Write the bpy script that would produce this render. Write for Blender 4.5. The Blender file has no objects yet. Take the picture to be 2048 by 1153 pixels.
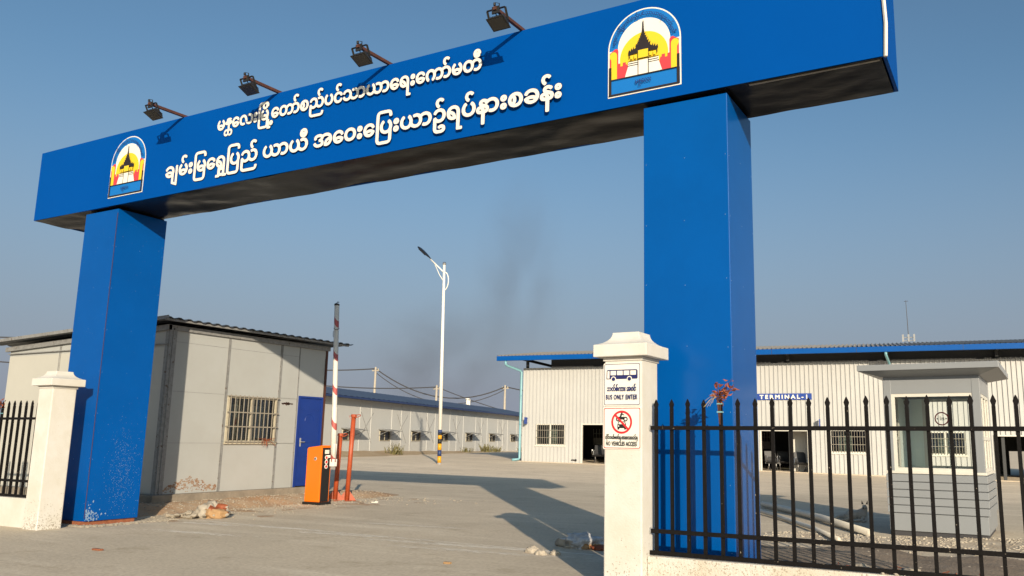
import bpy, bmesh, math, random
from mathutils import Vector, Matrix, Euler, noise
R = math.radians
C = bpy.context.scene.collection
SC = bpy.context.scene
random.seed(7)

# ------------------------------------------------------------------ camera, sky, sun, exposure
F_PX, CX, CY = 1645.54, 1163.51, 597.65
cam = bpy.data.cameras.new('camera')
cam.sensor_fit = 'HORIZONTAL'; cam.sensor_width = 36.0
cam.lens = F_PX / 2048 * 36.0
cam.shift_x = (1024 - CX) / 2048; cam.shift_y = (CY - 576.5) / 2048
cam.clip_start = 0.1; cam.clip_end = 3000
co = bpy.data.objects.new('camera', cam); C.objects.link(co)
yaw, pitch, roll = R(-27.7324), R(9.8327), R(0.6489)
Fv = Vector((math.sin(yaw)*math.cos(pitch), math.cos(yaw)*math.cos(pitch), math.sin(pitch)))
R0 = Vector((math.cos(yaw), -math.sin(yaw), 0)); U0 = R0.cross(Fv)
Rv = R0*math.cos(roll) + U0*math.sin(roll); Uv = U0*math.cos(roll) - R0*math.sin(roll)
m = Matrix((Rv, Uv, -Fv)).transposed().to_4x4(); m.translation = Vector((0, 0, 1.25))
co.matrix_world = m
SC.camera = co

SUN = Vector((-.648, .762, -.297)).normalized()
EL = math.asin(-SUN.z); ROT = math.atan2(-SUN.x, -SUN.y)
w = bpy.data.worlds.new('World'); SC.world = w; w.use_nodes = True
nt = w.node_tree
sky = nt.nodes.new('ShaderNodeTexSky'); sky.sky_type = 'NISHITA'; sky.sun_disc = False
sky.sun_elevation = EL; sky.sun_rotation = ROT
sky.altitude = 0; sky.air_density = 1.0; sky.dust_density = 3.0; sky.ozone_density = 2.5
bg = nt.nodes['Background']; bg.inputs[1].default_value = 0.10
# pale mauve-grey haze low in the sky
tcw = nt.nodes.new('ShaderNodeTexCoord'); sxw = nt.nodes.new('ShaderNodeSeparateXYZ'); nt.links.new(tcw.outputs['Generated'], sxw.inputs[0])
rw = nt.nodes.new('ShaderNodeValToRGB'); rw.color_ramp.interpolation = 'EASE'
rw.color_ramp.elements[0].position = 0.0; rw.color_ramp.elements[0].color = (.92,)*3+(1,); rw.color_ramp.elements[1].position = .42; rw.color_ramp.elements[1].color = (0,0,0,1)
nt.links.new(sxw.outputs['Z'], rw.inputs[0])
mw = nt.nodes.new('ShaderNodeMix'); mw.data_type = 'RGBA'; nt.links.new(rw.outputs[0], mw.inputs['Factor']); tw = nt.nodes.new('ShaderNodeMix'); tw.data_type = 'RGBA'; tw.blend_type = 'MULTIPLY'; tw.inputs['Factor'].default_value = 1; tw.inputs['B'].default_value = (.80,.955,.955,1)
nt.links.new(sky.outputs[0], tw.inputs['A']); nt.links.new(tw.outputs['Result'], mw.inputs['A'])
mw.inputs['B'].default_value = (2.05, 2.22, 2.78, 1)
nt.links.new(mw.outputs['Result'], bg.inputs[0])
sl = bpy.data.lights.new('sun', 'SUN'); sl.energy = 4.5; sl.angle = R(.5); sl.color = (1, .85, .65)
so = bpy.data.objects.new('sun', sl); C.objects.link(so); so.location = (20, -20, 30)
so.rotation_euler = SUN.to_track_quat('-Z', 'Y').to_euler()
SC.view_settings.view_transform = 'Standard'; SC.view_settings.look = 'None'
SC.view_settings.gamma = 1; SC.view_settings.exposure = 0.5
SC.cycles.max_bounces = 8; SC.cycles.transparent_max_bounces = 12

# ------------------------------------------------------------------ helpers
class MB:
    def __init__(s, M=None): s.v = []; s.f = []; s.mi = []; s.M = M; s.cur = 0; s.sm = []; s.smooth = False
    def add(s, vs, fs):
        b = len(s.v)
        for p in vs:
            p = Vector(p)
            if s.M is not None: p = s.M @ p
            s.v.append(p)
        for f in fs:
            s.f.append([b+i for i in f]); s.mi.append(s.cur); s.sm.append(s.smooth)
        return s
    def box(s, x0, x1, y0, y1, z0, z1):
        return s.add([(x0,y0,z0),(x1,y0,z0),(x1,y1,z0),(x0,y1,z0),(x0,y0,z1),(x1,y0,z1),(x1,y1,z1),(x0,y1,z1)],
                     [(3,2,1,0),(4,5,6,7),(0,1,5,4),(1,2,6,5),(2,3,7,6),(3,0,4,7)])
    def bar(s, p0, p1, wx, wy=None, up=(0,0,1)):
        wy = wy or wx
        p0 = Vector(p0); p1 = Vector(p1); d = (p1-p0).normalized(); up = Vector(up)
        if abs(d.dot(up)) > .95: up = Vector((0,1,0))
        a = d.cross(up).normalized(); b = a.cross(d)
        vs = []
        for p in (p0, p1):
            for sx, sy in ((-1,-1),(1,-1),(1,1),(-1,1)): vs.append(p + a*sx*wx/2 + b*sy*wy/2)
        return s.add(vs, [(0,3,2,1),(4,5,6,7),(0,1,5,4),(1,2,6,5),(2,3,7,6),(3,0,4,7)])
    def tube(s, pts, r, n=8, cap=True):
        pts = [Vector(p) for p in pts]; rs = r if isinstance(r, (list, tuple)) else [r]*len(pts)
        vs = []; fs = []; prev = None
        for i, p in enumerate(pts):
            d = (pts[min(i+1, len(pts)-1)] - pts[max(i-1, 0)]).normalized()
            if prev is None:
                up = Vector((0,0,1)) if abs(d.z) < .9 else Vector((1,0,0))
                a = d.cross(up).normalized()
            else: a = (prev - d*prev.dot(d)).normalized()
            prev = a; b = d.cross(a)
            for k in range(n):
                t = 2*math.pi*k/n; vs.append(p + (a*math.cos(t) + b*math.sin(t))*rs[i])
        for i in range(len(pts)-1):
            for k in range(n):
                k2 = (k+1) % n; fs.append((i*n+k, i*n+k2, (i+1)*n+k2, (i+1)*n+k))
        if cap: fs.append(tuple(range(n-1,-1,-1))); fs.append(tuple((len(pts)-1)*n+k for k in range(n)))
        sm = s.smooth; s.smooth = n >= 8; s.add(vs, fs); s.smooth = sm
        return s
    def lathe(s, c, prof, n=16, axis='z'):
        vs = []; fs = []
        for r, h in prof:
            for k in range(n):
                t = 2*math.pi*k/n; p = (r*math.cos(t), r*math.sin(t), h)
                if axis == 'y': p = (p[0], p[2], p[1])
                if axis == 'x': p = (p[2], p[0], p[1])
                vs.append(Vector(c) + Vector(p))
        for i in range(len(prof)-1):
            for k in range(n): k2 = (k+1) % n; fs.append((i*n+k, i*n+k2, (i+1)*n+k2, (i+1)*n+k))
        fs.append(tuple(range(n-1,-1,-1))); fs.append(tuple((len(prof)-1)*n+k for k in range(n)))
        return s.add(vs, fs)
    def poly(s, pts, fn, d0=0.0, d1=None):
        # flat polygon (u,v) mapped with fn(u,v,depth); with d1 it becomes a prism
        n = len(pts)
        if d1 is None: return s.add([fn(u, v, d0) for u, v in pts], [tuple(range(n))])
        vs = [fn(u, v, d0) for u, v in pts] + [fn(u, v, d1) for u, v in pts]
        return s.add(vs, [tuple(range(n)), tuple(range(2*n-1, n-1, -1))] + [(i, (i+1) % n, n+(i+1) % n, n+i) for i in range(n)])
    def rock(s, c, r, seed=None, sq=.7):
        rnd = random
        vs = []; fs = []
        n = 6
        for j, (h, rr) in enumerate(((-.5,.6),(0,1),(.5,.7))):
            for k in range(n):
                t = 2*math.pi*(k+rnd.random()*.4)/n; q = r*rr*(.75+.5*rnd.random())
                vs.append((c[0]+q*math.cos(t), c[1]+q*math.sin(t), c[2]+h*r*sq*(1+.3*rnd.random())))
        for j in range(2):
            for k in range(n): k2 = (k+1) % n; fs.append((j*n+k, j*n+k2, (j+1)*n+k2, (j+1)*n+k))
        vs.append((c[0], c[1], c[2]+r*sq*.85)); t = len(vs)-1
        for k in range(n): fs.append((2*n+k, 2*n+(k+1) % n, t))
        return s.add(vs, fs)
    def build(s, name, mats, parent=None, bevel=0):
        me = bpy.data.meshes.new(name)
        o = bpy.data.objects.new(name, me); C.objects.link(o)
        off = Vector((0,0,0))
        if parent is not None:
            q = parent
            while q is not None: off += Vector(q.location); q = q.parent
            o.parent = parent
        elif s.v:
            lo = Vector([min(p[i] for p in s.v) for i in range(3)]); hi = Vector([max(p[i] for p in s.v) for i in range(3)])
            off = Vector(((lo.x+hi.x)/2, (lo.y+hi.y)/2, lo.z)); o.location = off
        me.from_pydata([tuple(p-off) for p in s.v], [], s.f)
        mats = mats if isinstance(mats, (list, tuple)) else [mats]
        for mt in mats: me.materials.append(mt)
        me.polygons.foreach_set('material_index', s.mi)
        me.polygons.foreach_set('use_smooth', s.sm)
        me.update()
        bm = bmesh.new(); bm.from_mesh(me); bmesh.ops.recalc_face_normals(bm, faces=bm.faces); bm.to_mesh(me); bm.free()
        if bevel:
            b = o.modifiers.new('bevel', 'BEVEL'); b.width = bevel; b.segments = 2; b.limit_method = 'ANGLE'; b.angle_limit = R(40)
        return o

def tag(o, label=None, cat=None, group=None, kind=None):
    if label: o['label'] = label
    if cat: o['category'] = cat
    if group: o['group'] = group
    if kind: o['kind'] = kind
    return o
def thing(name, loc, label, cat, group=None):
    o = bpy.data.objects.new(name, None); C.objects.link(o); o.location = loc; o.empty_display_size = .2
    return tag(o, label, cat, group)
def copy_thing(src, loc, label=None):
    def rec(o, par):
        c = o.copy(); C.objects.link(c)
        if par: c.parent = par
        for ch in o.children: rec(ch, c)
        return c
    kids = list(src.children)
    c = src.copy(); C.objects.link(c)
    for ch in kids: rec(ch, c)
    c.location = loc
    if label: c['label'] = label
    return c

def mat(name, col, rough=.6, var=.0, vscale=3.0, bump=0.0, bscale=40., spec=.5, metal=0., col2=None, speck=None, coat=0., detail=6, stretch=None):
    """Principled material; noise mixes col towards col2 (or a darker col); optional speckles (colour, scale, threshold)."""
    mt = bpy.data.materials.new(name); mt.use_nodes = True; n = mt.node_tree; N = n.nodes; L = n.links
    b = N['Principled BSDF']; b.inputs['Roughness'].default_value = rough; b.inputs['Metallic'].default_value = metal
    b.inputs['Specular IOR Level'].default_value = spec; b.inputs['Base Color'].default_value = (*col, 1); b.inputs['Coat Weight'].default_value = coat
    tc = N.new('ShaderNodeTexCoord'); src = tc.outputs['Object']
    if stretch:
        mp = N.new('ShaderNodeMapping'); mp.inputs['Scale'].default_value = stretch; L.new(src, mp.inputs[0]); src = mp.outputs[0]
    out = None
    if var or col2:
        nz = N.new('ShaderNodeTexNoise'); nz.inputs['Scale'].default_value = vscale; nz.inputs['Detail'].default_value = detail; nz.inputs['Roughness'].default_value = .65
        L.new(src, nz.inputs['Vector'])
        rp = N.new('ShaderNodeValToRGB'); rp.color_ramp.elements[0].position = .35; rp.color_ramp.elements[1].position = .68
        c2 = col2 or tuple(c*(1-var) for c in col)
        rp.color_ramp.elements[0].color = (*c2, 1); rp.color_ramp.elements[1].color = (*col, 1)
        L.new(nz.outputs['Fac'], rp.inputs[0]); out = rp.outputs[0]
    if speck:
        sc_, ss, th = speck
        v = N.new('ShaderNodeTexNoise'); v.inputs['Scale'].default_value = ss; v.inputs['Detail'].default_value = 2; L.new(src, v.inputs['Vector'])
        r2 = N.new('ShaderNodeValToRGB'); r2.color_ramp.elements[0].position = th; r2.color_ramp.elements[1].position = th+.03
        r2.color_ramp.elements[0].color = (0,0,0,1); r2.color_ramp.elements[1].color = (1,1,1,1); L.new(v.outputs['Fac'], r2.inputs[0])
        mx = N.new('ShaderNodeMix'); mx.data_type = 'RGBA'; L.new(r2.outputs[0], mx.inputs['Factor'])
        if out: L.new(out, mx.inputs['A'])
        else: mx.inputs['A'].default_value = (*col, 1)
        mx.inputs['B'].default_value = (*sc_, 1); out = mx.outputs['Result']
    if out: L.new(out, b.inputs['Base Color'])
    if bump:
        bz = N.new('ShaderNodeTexNoise'); bz.inputs['Scale'].default_value = bscale; bz.inputs['Detail'].default_value = 4; L.new(src, bz.inputs['Vector'])
        bp = N.new('ShaderNodeBump'); bp.inputs['Strength'].default_value = bump; bp.inputs['Distance'].default_value = .02
        L.new(bz.outputs['Fac'], bp.inputs['Height']); L.new(bp.outputs[0], b.inputs['Normal'])
    return mt

M = {}
M['blue'] = mat('blue_panel', (.0,.074,.305), .24, .10, 1.2, .10, 1.1, spec=.22)
M['blue_dust'] = mat('blue_panel_dusty', (.0,.072,.305), .27, .10, 1.2, .10, 1.1, spec=.18, speck=((.10,.19,.36), 60, .74))
M['blue_sign'] = mat('blue_sign_sheet', (.0,.063,.295), .5, .06, .8, .05, 1.2, spec=.04)
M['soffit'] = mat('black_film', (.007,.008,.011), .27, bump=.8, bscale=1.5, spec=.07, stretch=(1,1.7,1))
M['white_letter'] = mat('letter_white', (.74,.70,.62), .5, .05, 8)
M['letter_edge'] = mat('letter_edge', (.004,.02,.10), .5)
M['white_paint'] = mat('white_masonry_paint', (.60,.585,.555), .8, .12, 2.5, .12, 60, col2=(.53,.50,.44), speck=((.36,.32,.26), 42, .77))
M['spatter'] = mat('dried_mud_spatter', (.37,.33,.27), .9, .3, 30)
M['white_base'] = mat('white_masonry_spattered', (.57,.55,.51), .8, .12, 3, .3, 60, col2=(.50,.45,.37), speck=((.33,.29,.23), 75, .60))
M['black_iron'] = mat('black_iron', (.009,.008,.008), .6, .3, 20, .15, 60, spec=.10, speck=((.22,.19,.15), 45, .735))
M['rust'] = mat('rusty_steel', (.085,.028,.016), .7, .4, 20, .2, 60)
M['dark_metal'] = mat('dark_grey_metal', (.018,.017,.016), .45, .2, 20)
M['dark_pane'] = mat('dark_window_pane', (.03,.033,.035), .12)
M['lamp_glass'] = mat('lamp_glass', (.035,.033,.03), .15)
M['grey_wall'] = mat('grey_sandwich_panel', (.365,.375,.365), .55, .05, 1.2, .03, 6, col2=(.34,.345,.33))
M['grey_wall2'] = mat('pale_sandwich_panel', (.50,.50,.48), .6, .05, .5)
M['south_panel'] = mat('paler_sandwich_panel', (.44,.43,.385), .55, .05, 1.2)
M['grey_trim'] = mat('grey_steel_trim', (.25,.25,.245), .5, .35, 12, speck=((.10,.07,.05), 14, .66))
M['roof_dark'] = mat('dark_roof_sheet', (.05,.06,.075), .45, .2, 5)
M['roof_blue'] = mat('blue_roof_sheet', (.05,.066,.11), .5, .15, 2)
M['roof_grey'] = mat('grey_roof_sheet', (.27,.25,.225), .55, .12, 2)
M['gutter_blue'] = mat('blue_gutter', (.0,.072,.30), .45, .08, 2, spec=.15)
M['cyan_pipe'] = mat('cyan_pipe', (.17,.36,.41), .4, .1, 4)
M['cream_wall'] = mat('cream_cladding', (.44,.44,.43), .5, .07, .7)
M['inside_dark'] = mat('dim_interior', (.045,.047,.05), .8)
M['door_blue'] = mat('blue_door_paint', (.006,.032,.21), .38, .1, 4)
M['frame_cream'] = mat('cream_frame', (.50,.45,.34), .55, .25, 14)
M['frame_white'] = mat('white_frame', (.60,.58,.52), .5, .08, 8)
M['bar_grey'] = mat('grey_bar', (.30,.27,.22), .5, .3, 14)
M['curtain'] = mat('pale_curtain', (.55,.56,.52), .8, .15, 5)
M['plinth'] = mat('rough_concrete', (.26,.22,.17), .9, .3, 4, .5, 25)
M['orange'] = mat('orange_powder_coat', (.78,.155,.004), .4, .05, 3, .02, 60)
M['black_panel'] = mat('black_panel', (.012,.011,.011), .3)
M['post_orange'] = mat('orange_red_paint', (.42,.075,.022), .5, .25, 8, .08, 40)
M['galv'] = mat('galvanised', (.42,.42,.41), .45, .15, 6, metal=.3)
M['lamp_white'] = mat('white_pole_paint', (.74,.72,.66), .35, .06, 3)
M['yellow'] = mat('yellow_paint', (.62,.30,.012), .5, .1, 6)
M['navy'] = mat('navy_paint', (.015,.035,.12), .5, .1, 6)
M['black'] = mat('black_paint', (.01,.01,.01), .5)
M['red'] = mat('red_paint', (.52,.03,.025), .5)
M['sign_white'] = mat('sign_white', (.74,.71,.64), .45, .04, 6)
M['sign_navy'] = mat('sign_navy', (.012,.016,.10), .5)
M['sign_red'] = mat('sign_red', (.55,.02,.025), .5)
M['emblem_blue'] = mat('emblem_blue', (.003,.14,.46), .45)
M['emblem_yellow'] = mat('emblem_yellow', (.70,.50,.02), .5)
M['emblem_red'] = mat('emblem_red', (.62,.045,.055), .5)
M['emblem_black'] = mat('emblem_black', (.018,.012,.012), .5)
M['term_blue'] = mat('sign_plate_blue', (.008,.045,.26), .45)
M['booth_grey'] = mat('silver_composite_panel', (.235,.25,.265), .35, .04, 2, spec=.4)
M['booth_pale'] = mat('pale_booth_lining', (.70,.76,.72), .5, .05, 2)
M['booth_dark'] = mat('shadow_gap', (.04,.04,.045), .6)
M['rivet'] = mat('painted_rivet', (.14,.24,.42), .4)
M['alum'] = mat('aluminium_frame', (.55,.55,.54), .35, .05, 5)
M['concrete_pole'] = mat('concrete_pole', (.42,.37,.30), .8, .15, 3)
M['cable'] = mat('cable_black', (.05,.05,.055), .6)
M['pvc'] = mat('white_pvc', (.62,.57,.47), .45, .15, 4)
M['seat'] = mat('black_steel_seat', (.03,.03,.032), .4)
M['chrome'] = mat('chrome_leg', (.55,.55,.55), .25, metal=.9)
M['leaf_dry'] = mat('dry_leaf', (.30,.075,.025), .7, .45, 25)
M['straw'] = mat('dry_straw', (.42,.33,.18), .8, .3, 20)
M['weed'] = mat('dry_weed', (.17,.15,.05), .8, .35, 8)
M['rubble'] = mat('rubble_stone', (.38,.33,.26), .9, .35, 9, .3, 30)
M['gravel_stone'] = mat('gravel_stone', (.53,.465,.37), .9, .45, 6, .2, 40)
M['brick'] = mat('brick_red', (.30,.10,.045), .85, .35, 15, .3, 50)
M['chalk'] = mat('chalk_dust', (.74,.68,.58), .95)
M['dust_fleck'] = mat('pale_dust_fleck', (.18,.27,.39), .9)
M['mud'] = mat('dried_red_mud', (.34,.25,.17), .9, .45, 18, col2=(.20,.095,.05))
M['plastic_bag'] = mat('clear_plastic_bag', (.55,.55,.55), .25, .3, 12, .5, 14)
M['sack'] = mat('woven_sack', (.42,.37,.30), .85, .25, 10, .4, 40)
M['ochre'] = mat('ochre_clay', (.38,.23,.11), .85, .3, 18)
M['dog_fur'] = mat('white_dog_fur', (.52,.46,.38), .9, .2, 14, .3, 120)
M['dog_dark'] = mat('dark_dog_fur', (.03,.026,.024), .9, .2, 20)

def glass(name, tint, gloss):
    mt = bpy.data.materials.new(name); mt.use_nodes = True; n = mt.node_tree; N = n.nodes
    N.remove(N['Principled BSDF'])
    t = N.new('ShaderNodeBsdfTransparent'); t.inputs[0].default_value = (*tint, 1)
    g = N.new('ShaderNodeBsdfGlossy'); g.inputs['Roughness'].default_value = .02
    fr = N.new('ShaderNodeFresnel'); fr.inputs[0].default_value = gloss
    mx = N.new('ShaderNodeMixShader'); n.links.new(fr.outputs[0], mx.inputs[0]); n.links.new(t.outputs[0], mx.inputs[1]); n.links.new(g.outputs[0], mx.inputs[2])
    n.links.new(mx.outputs[0], N['Material Output'].inputs[0]); return mt
M['glass_green'] = glass('pale_green_glass', (.985,.997,.988), 1.4)
M['glass_dark'] = glass('tinted_glass', (.62,.66,.64), 1.5)

def stripes(name, period, duty, slant, colA, colB):
    mt = mat(name, colA, .4); n = mt.node_tree; N = n.nodes; L = n.links; b = N['Principled BSDF']
    tc = N['Texture Coordinate']; sx = N.new('ShaderNodeSeparateXYZ'); L.new(tc.outputs['Object'], sx.inputs[0])
    k = N.new('ShaderNodeMath'); k.operation = 'MULTIPLY_ADD'; k.inputs[1].default_value = slant; L.new(sx.outputs['X'], k.inputs[0]); L.new(sx.outputs['Z'], k.inputs[2])
    d = N.new('ShaderNodeMath'); d.operation = 'DIVIDE'; d.inputs[1].default_value = period; L.new(k.outputs[0], d.inputs[0])
    fr = N.new('ShaderNodeMath'); fr.operation = 'FRACT'; L.new(d.outputs[0], fr.inputs[0])
    lt = N.new('ShaderNodeMath'); lt.operation = 'LESS_THAN'; lt.inputs[1].default_value = duty; L.new(fr.outputs[0], lt.inputs[0])
    mx = N.new('ShaderNodeMix'); mx.data_type = 'RGBA'; L.new(lt.outputs[0], mx.inputs['Factor']); mx.inputs['A'].default_value = (*colA,1); mx.inputs['B'].default_value = (*colB,1)
    L.new(mx.outputs['Result'], b.inputs['Base Color']); return mt

# ------------------------------------------------------------------ lettering: glyph by glyph, laid out by hand
_g = {}
def glyph(body, off):
    key = (body, round(off, 3))
    if key in _g: return _g[key]
    cu = bpy.data.curves.new('glyph', 'FONT'); cu.body = body; cu.size = 1; cu.offset = off; cu.resolution_u = 5
    o = bpy.data.objects.new('glyph', cu); C.objects.link(o)
    dg = bpy.context.evaluated_depsgraph_get()
    me = bpy.data.meshes.new_from_object(o.evaluated_get(dg))
    vs = [(v.co.x, v.co.y) for v in me.vertices]; fs = [tuple(p.vertices) for p in me.polygons]
    bpy.data.objects.remove(o); bpy.data.curves.remove(cu); bpy.data.meshes.remove(me)
    _g[key] = (vs, fs); return _g[key]
def adv(ch):
    ref = 'H' if ord(ch) < 256 else 'က'
    mx = lambda s: max(v[0] for v in glyph(s, 0)[0])
    return mx(ch+ref) - mx(ref)
# tokens: a plain string is a run of characters at the pen; ('o', ch, dx, dy, sx, sy, advance) places one glyph by hand
def layout(tokens, track=0.0):
    out = []; x = 0
    for t in tokens:
        if isinstance(t, str):
            for ch in t:
                if ch != ' ': out.append((ch, x, 0, 1, 1))
                x += adv(ch) + (track if adv(ch) > .05 else 0)
        else:
            _, ch, dx, dy, sx, sy, a = t; out.append((ch, x+dx, dy, sx, sy)); x += a
    return out, x
def write(mb, tokens, fn, u0, u1, v0, v1=None, h=.1, off=.03, d=0.0, track=0.0, arc=None, fat=0.0):
    """text from u0 to u1 with baseline v0 (v1 at the end); h = font size; fn(u, v, depth) -> world"""
    items, W = layout(tokens, track); k = (u1-u0)/W; dd = 0
    ring_ = [(0,0)] if not fat else [(fat*math.cos(math.pi*i/4), fat*math.sin(math.pi*i/4)) for i in range(8)]
    for ch, x, y, sx, sy in items:
        vs, fs = glyph(ch, off)
        if arc:
            cx, cy, rad, a0, a1 = arc; pts = uv = []
            for a, b in vs:
                t = (x + a*sx)/W; th = a0 + (a1-a0)*t; rr = rad + (y+b*sy)*h
                pts.append((cx+rr*math.cos(th), cy+rr*math.sin(th)))
        else:
            uv = [(u0 + (x+a*sx)*k, v0 + ((v1 if v1 is not None else v0)-v0)*(x+a*sx)/W + (y+b*sy)*h) for a, b in vs]
        for ox, oy in ring_:
            dd += 1; mb.add([fn(a+ox, b+oy, d+dd*.00012) for a, b in uv], fs)
NA_SHORT = ('o', 'န', 0, .24, 1, .60, .57)
L1 = ['မ', NA_SHORT, ('o', 'တ', -.62, -.42, .62, .62, 0), 'ေလး', 'ြမ', ('o', 'ိ', -.02, 0, 1, 1, 0), ('o', '္', 0, -9, .01, .01, 0),
      ('o', 'ု', .30, .0, 1, 1.15, .12), ('o', '့', .42, -.05, 1, 1, .06), 'ေတာ်စည်ပင်သာယာေရးေကာ်မတီ']
L2 = ['ချမ်း', 'ြမ', 'ေရ', ('o', 'ှ', -.12, -.02, 1, 1, 0), ('o', 'ွ', .06, -.02, 1, 1, 0), 'ြပ', 'ည် ယာယီ အေဝး', 'ေ', 'ြပ', 'းယာဥ်ရပ်နားစခန်း']
MDY = ['မ', NA_SHORT, ('o', 'တ', -.62, -.42, .62, .62, 0), 'ေလး']

# ------------------------------------------------------------------ ground
def sstep(a, b, x):
    t = max(0, min(1, (x-a)/(b-a))); return t*t*(3-2*t)
def gz(x, y):
    s = x + 21.5
    return sstep(13, 31, y) * max(-.16, min(.34, .27 - .019*s))
def grid(xs, ys, fz, M=None):
    mb = MB(M); mb.smooth = True
    nx = len(xs); vs = [(x, y, fz(x, y)) for y in ys for x in xs]
    fs = [(j*nx+i, j*nx+i+1, (j+1)*nx+i+1, (j+1)*nx+i) for j in range(len(ys)-1) for i in range(nx-1)]
    return mb.add(vs, fs)
def ground_mat():
    mt = mat('dusty_concrete', (.585,.495,.372), .9, .16, .35, .25, 30, detail=10)
    n = mt.node_tree; N = n.nodes; L = n.links; b = N['Principled BSDF']
    base = b.inputs['Base Color'].links[0].from_socket; tc = N['Texture Coordinate']
    # long pale drag marks and tyre dust along the drive, fine grit, dark stains
    mp = N.new('ShaderNodeMapping'); mp.inputs['Rotation'].default_value = (0,0,R(4)); mp.inputs['Scale'].default_value = (.28, 2.4, 1); L.new(tc.outputs['Object'], mp.inputs[0])
    n1 = N.new('ShaderNodeTexNoise'); n1.inputs['Scale'].default_value = .8; n1.inputs['Detail'].default_value = 9; n1.inputs['Roughness'].default_value = .7; L.new(mp.outputs[0], n1.inputs['Vector'])
    r1 = N.new('ShaderNodeValToRGB'); r1.color_ramp.elements[0].position = .50; r1.color_ramp.elements[1].position = .78; L.new(n1.outputs['Fac'], r1.inputs[0])
    m1 = N.new('ShaderNodeMix'); m1.data_type = 'RGBA'; mlt = N.new('ShaderNodeMath'); mlt.operation = 'MULTIPLY'; mlt.inputs[1].default_value = .75
    L.new(r1.outputs[0], mlt.inputs[0]); L.new(mlt.outputs[0], m1.inputs['Factor']); L.new(base, m1.inputs['A']); m1.inputs['B'].default_value = (.76,.67,.53,1)
    n2 = N.new('ShaderNodeTexNoise'); n2.inputs['Scale'].default_value = 24; n2.inputs['Detail'].default_value = 6; L.new(tc.outputs['Object'], n2.inputs['Vector'])
    r2 = N.new('ShaderNodeValToRGB'); r2.color_ramp.elements[0].position = .25; r2.color_ramp.elements[1].position = .62
    r2.color_ramp.elements[0].color = (.72,.70,.67,1); r2.color_ramp.elements[1].color = (1,1,1,1); L.new(n2.outputs['Fac'], r2.inputs[0])
    m2 = N.new('ShaderNodeMix'); m2.data_type = 'RGBA'; m2.blend_type = 'MULTIPLY'; m2.inputs['Factor'].default_value = .8
    L.new(m1.outputs['Result'], m2.inputs['A']); L.new(r2.outputs[0], m2.inputs['B'])
    n3 = N.new('ShaderNodeTexNoise'); n3.inputs['Scale'].default_value = 1.7; n3.inputs['Detail'].default_value = 8; n3.inputs['Roughness'].default_value = .75; L.new(tc.outputs['Object'], n3.inputs['Vector'])
    r3 = N.new('ShaderNodeValToRGB'); r3.color_ramp.elements[0].position = .30; r3.color_ramp.elements[1].position = .46
    r3.color_ramp.elements[0].color = (.70,.66,.60,1); r3.color_ramp.elements[1].color = (1,1,1,1); L.new(n3.outputs['Fac'], r3.inputs[0])
    m3 = N.new('ShaderNodeMix'); m3.data_type = 'RGBA'; m3.blend_type = 'MULTIPLY'; m3.inputs['Factor'].default_value = .7
    L.new(m2.outputs['Result'], m3.inputs['A']); L.new(r3.outputs[0], m3.inputs['B'])
    # the yard beyond the drive is an older, paler slab
    sy_ = N.new('ShaderNodeSeparateXYZ'); L.new(tc.outputs['Object'], sy_.inputs[0])
    ya = N.new('ShaderNodeMath'); ya.operation = 'MULTIPLY_ADD'; ya.inputs[1].default_value = 1.2; L.new(n3.outputs['Fac'], ya.inputs[0]); L.new(sy_.outputs['Y'], ya.inputs[2])
    mr = N.new('ShaderNodeMapRange'); mr.inputs['From Min'].default_value = GY0; mr.inputs['From Max'].default_value = GY0+2.0; L.new(ya.outputs[0], mr.inputs['Value'])
    m4 = N.new('ShaderNodeMix'); m4.data_type = 'RGBA'; m4.blend_type = 'MULTIPLY'; L.new(mr.outputs[0], m4.inputs['Factor']); L.new(m3.outputs['Result'], m4.inputs['A']); m4.inputs['B'].default_value = (1.24,1.22,1.22,1)
    L.new(m4.outputs['Result'], b.inputs['Base Color']); return mt
GY0 = 21.5 - 300.0      # the ground object's origin sits at y = 300
M['ground'] = ground_mat()
M['dark_soil'] = mat('dark_brown_soil', (.28,.215,.155), .95, .4, 1.8, .8, 30, col2=(.14,.105,.075), detail=12)
M['dirt'] = mat('red_brown_dirt', (.40,.32,.23), .95, .3, 1.6, .7, 18, col2=(.33,.20,.11), detail=10)
M['dirt_pale'] = mat('pale_sandy_soil', (.42,.33,.22), .95, .3, .8, .6, 12, col2=(.30,.21,.12), detail=10)
M['gravel_bed'] = mat('gravel_bed_soil', (.56,.48,.375), .95, .4, 2.2, .8, 30, col2=(.38,.30,.21), detail=12)
fine = lambda a, b, st: [a + st*i for i in range(int((b-a)/st)+1)]
xs = [-900,-400,-200,-120,-90] + fine(-70, 40, 2) + [60,120,300,900]
ys = [-300,-80,-30] + fine(-16, 60, 2) + [70,85,110,160,300,900]
tag(grid(xs, ys, gz).build('ground', M['ground']), kind='structure')

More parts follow.
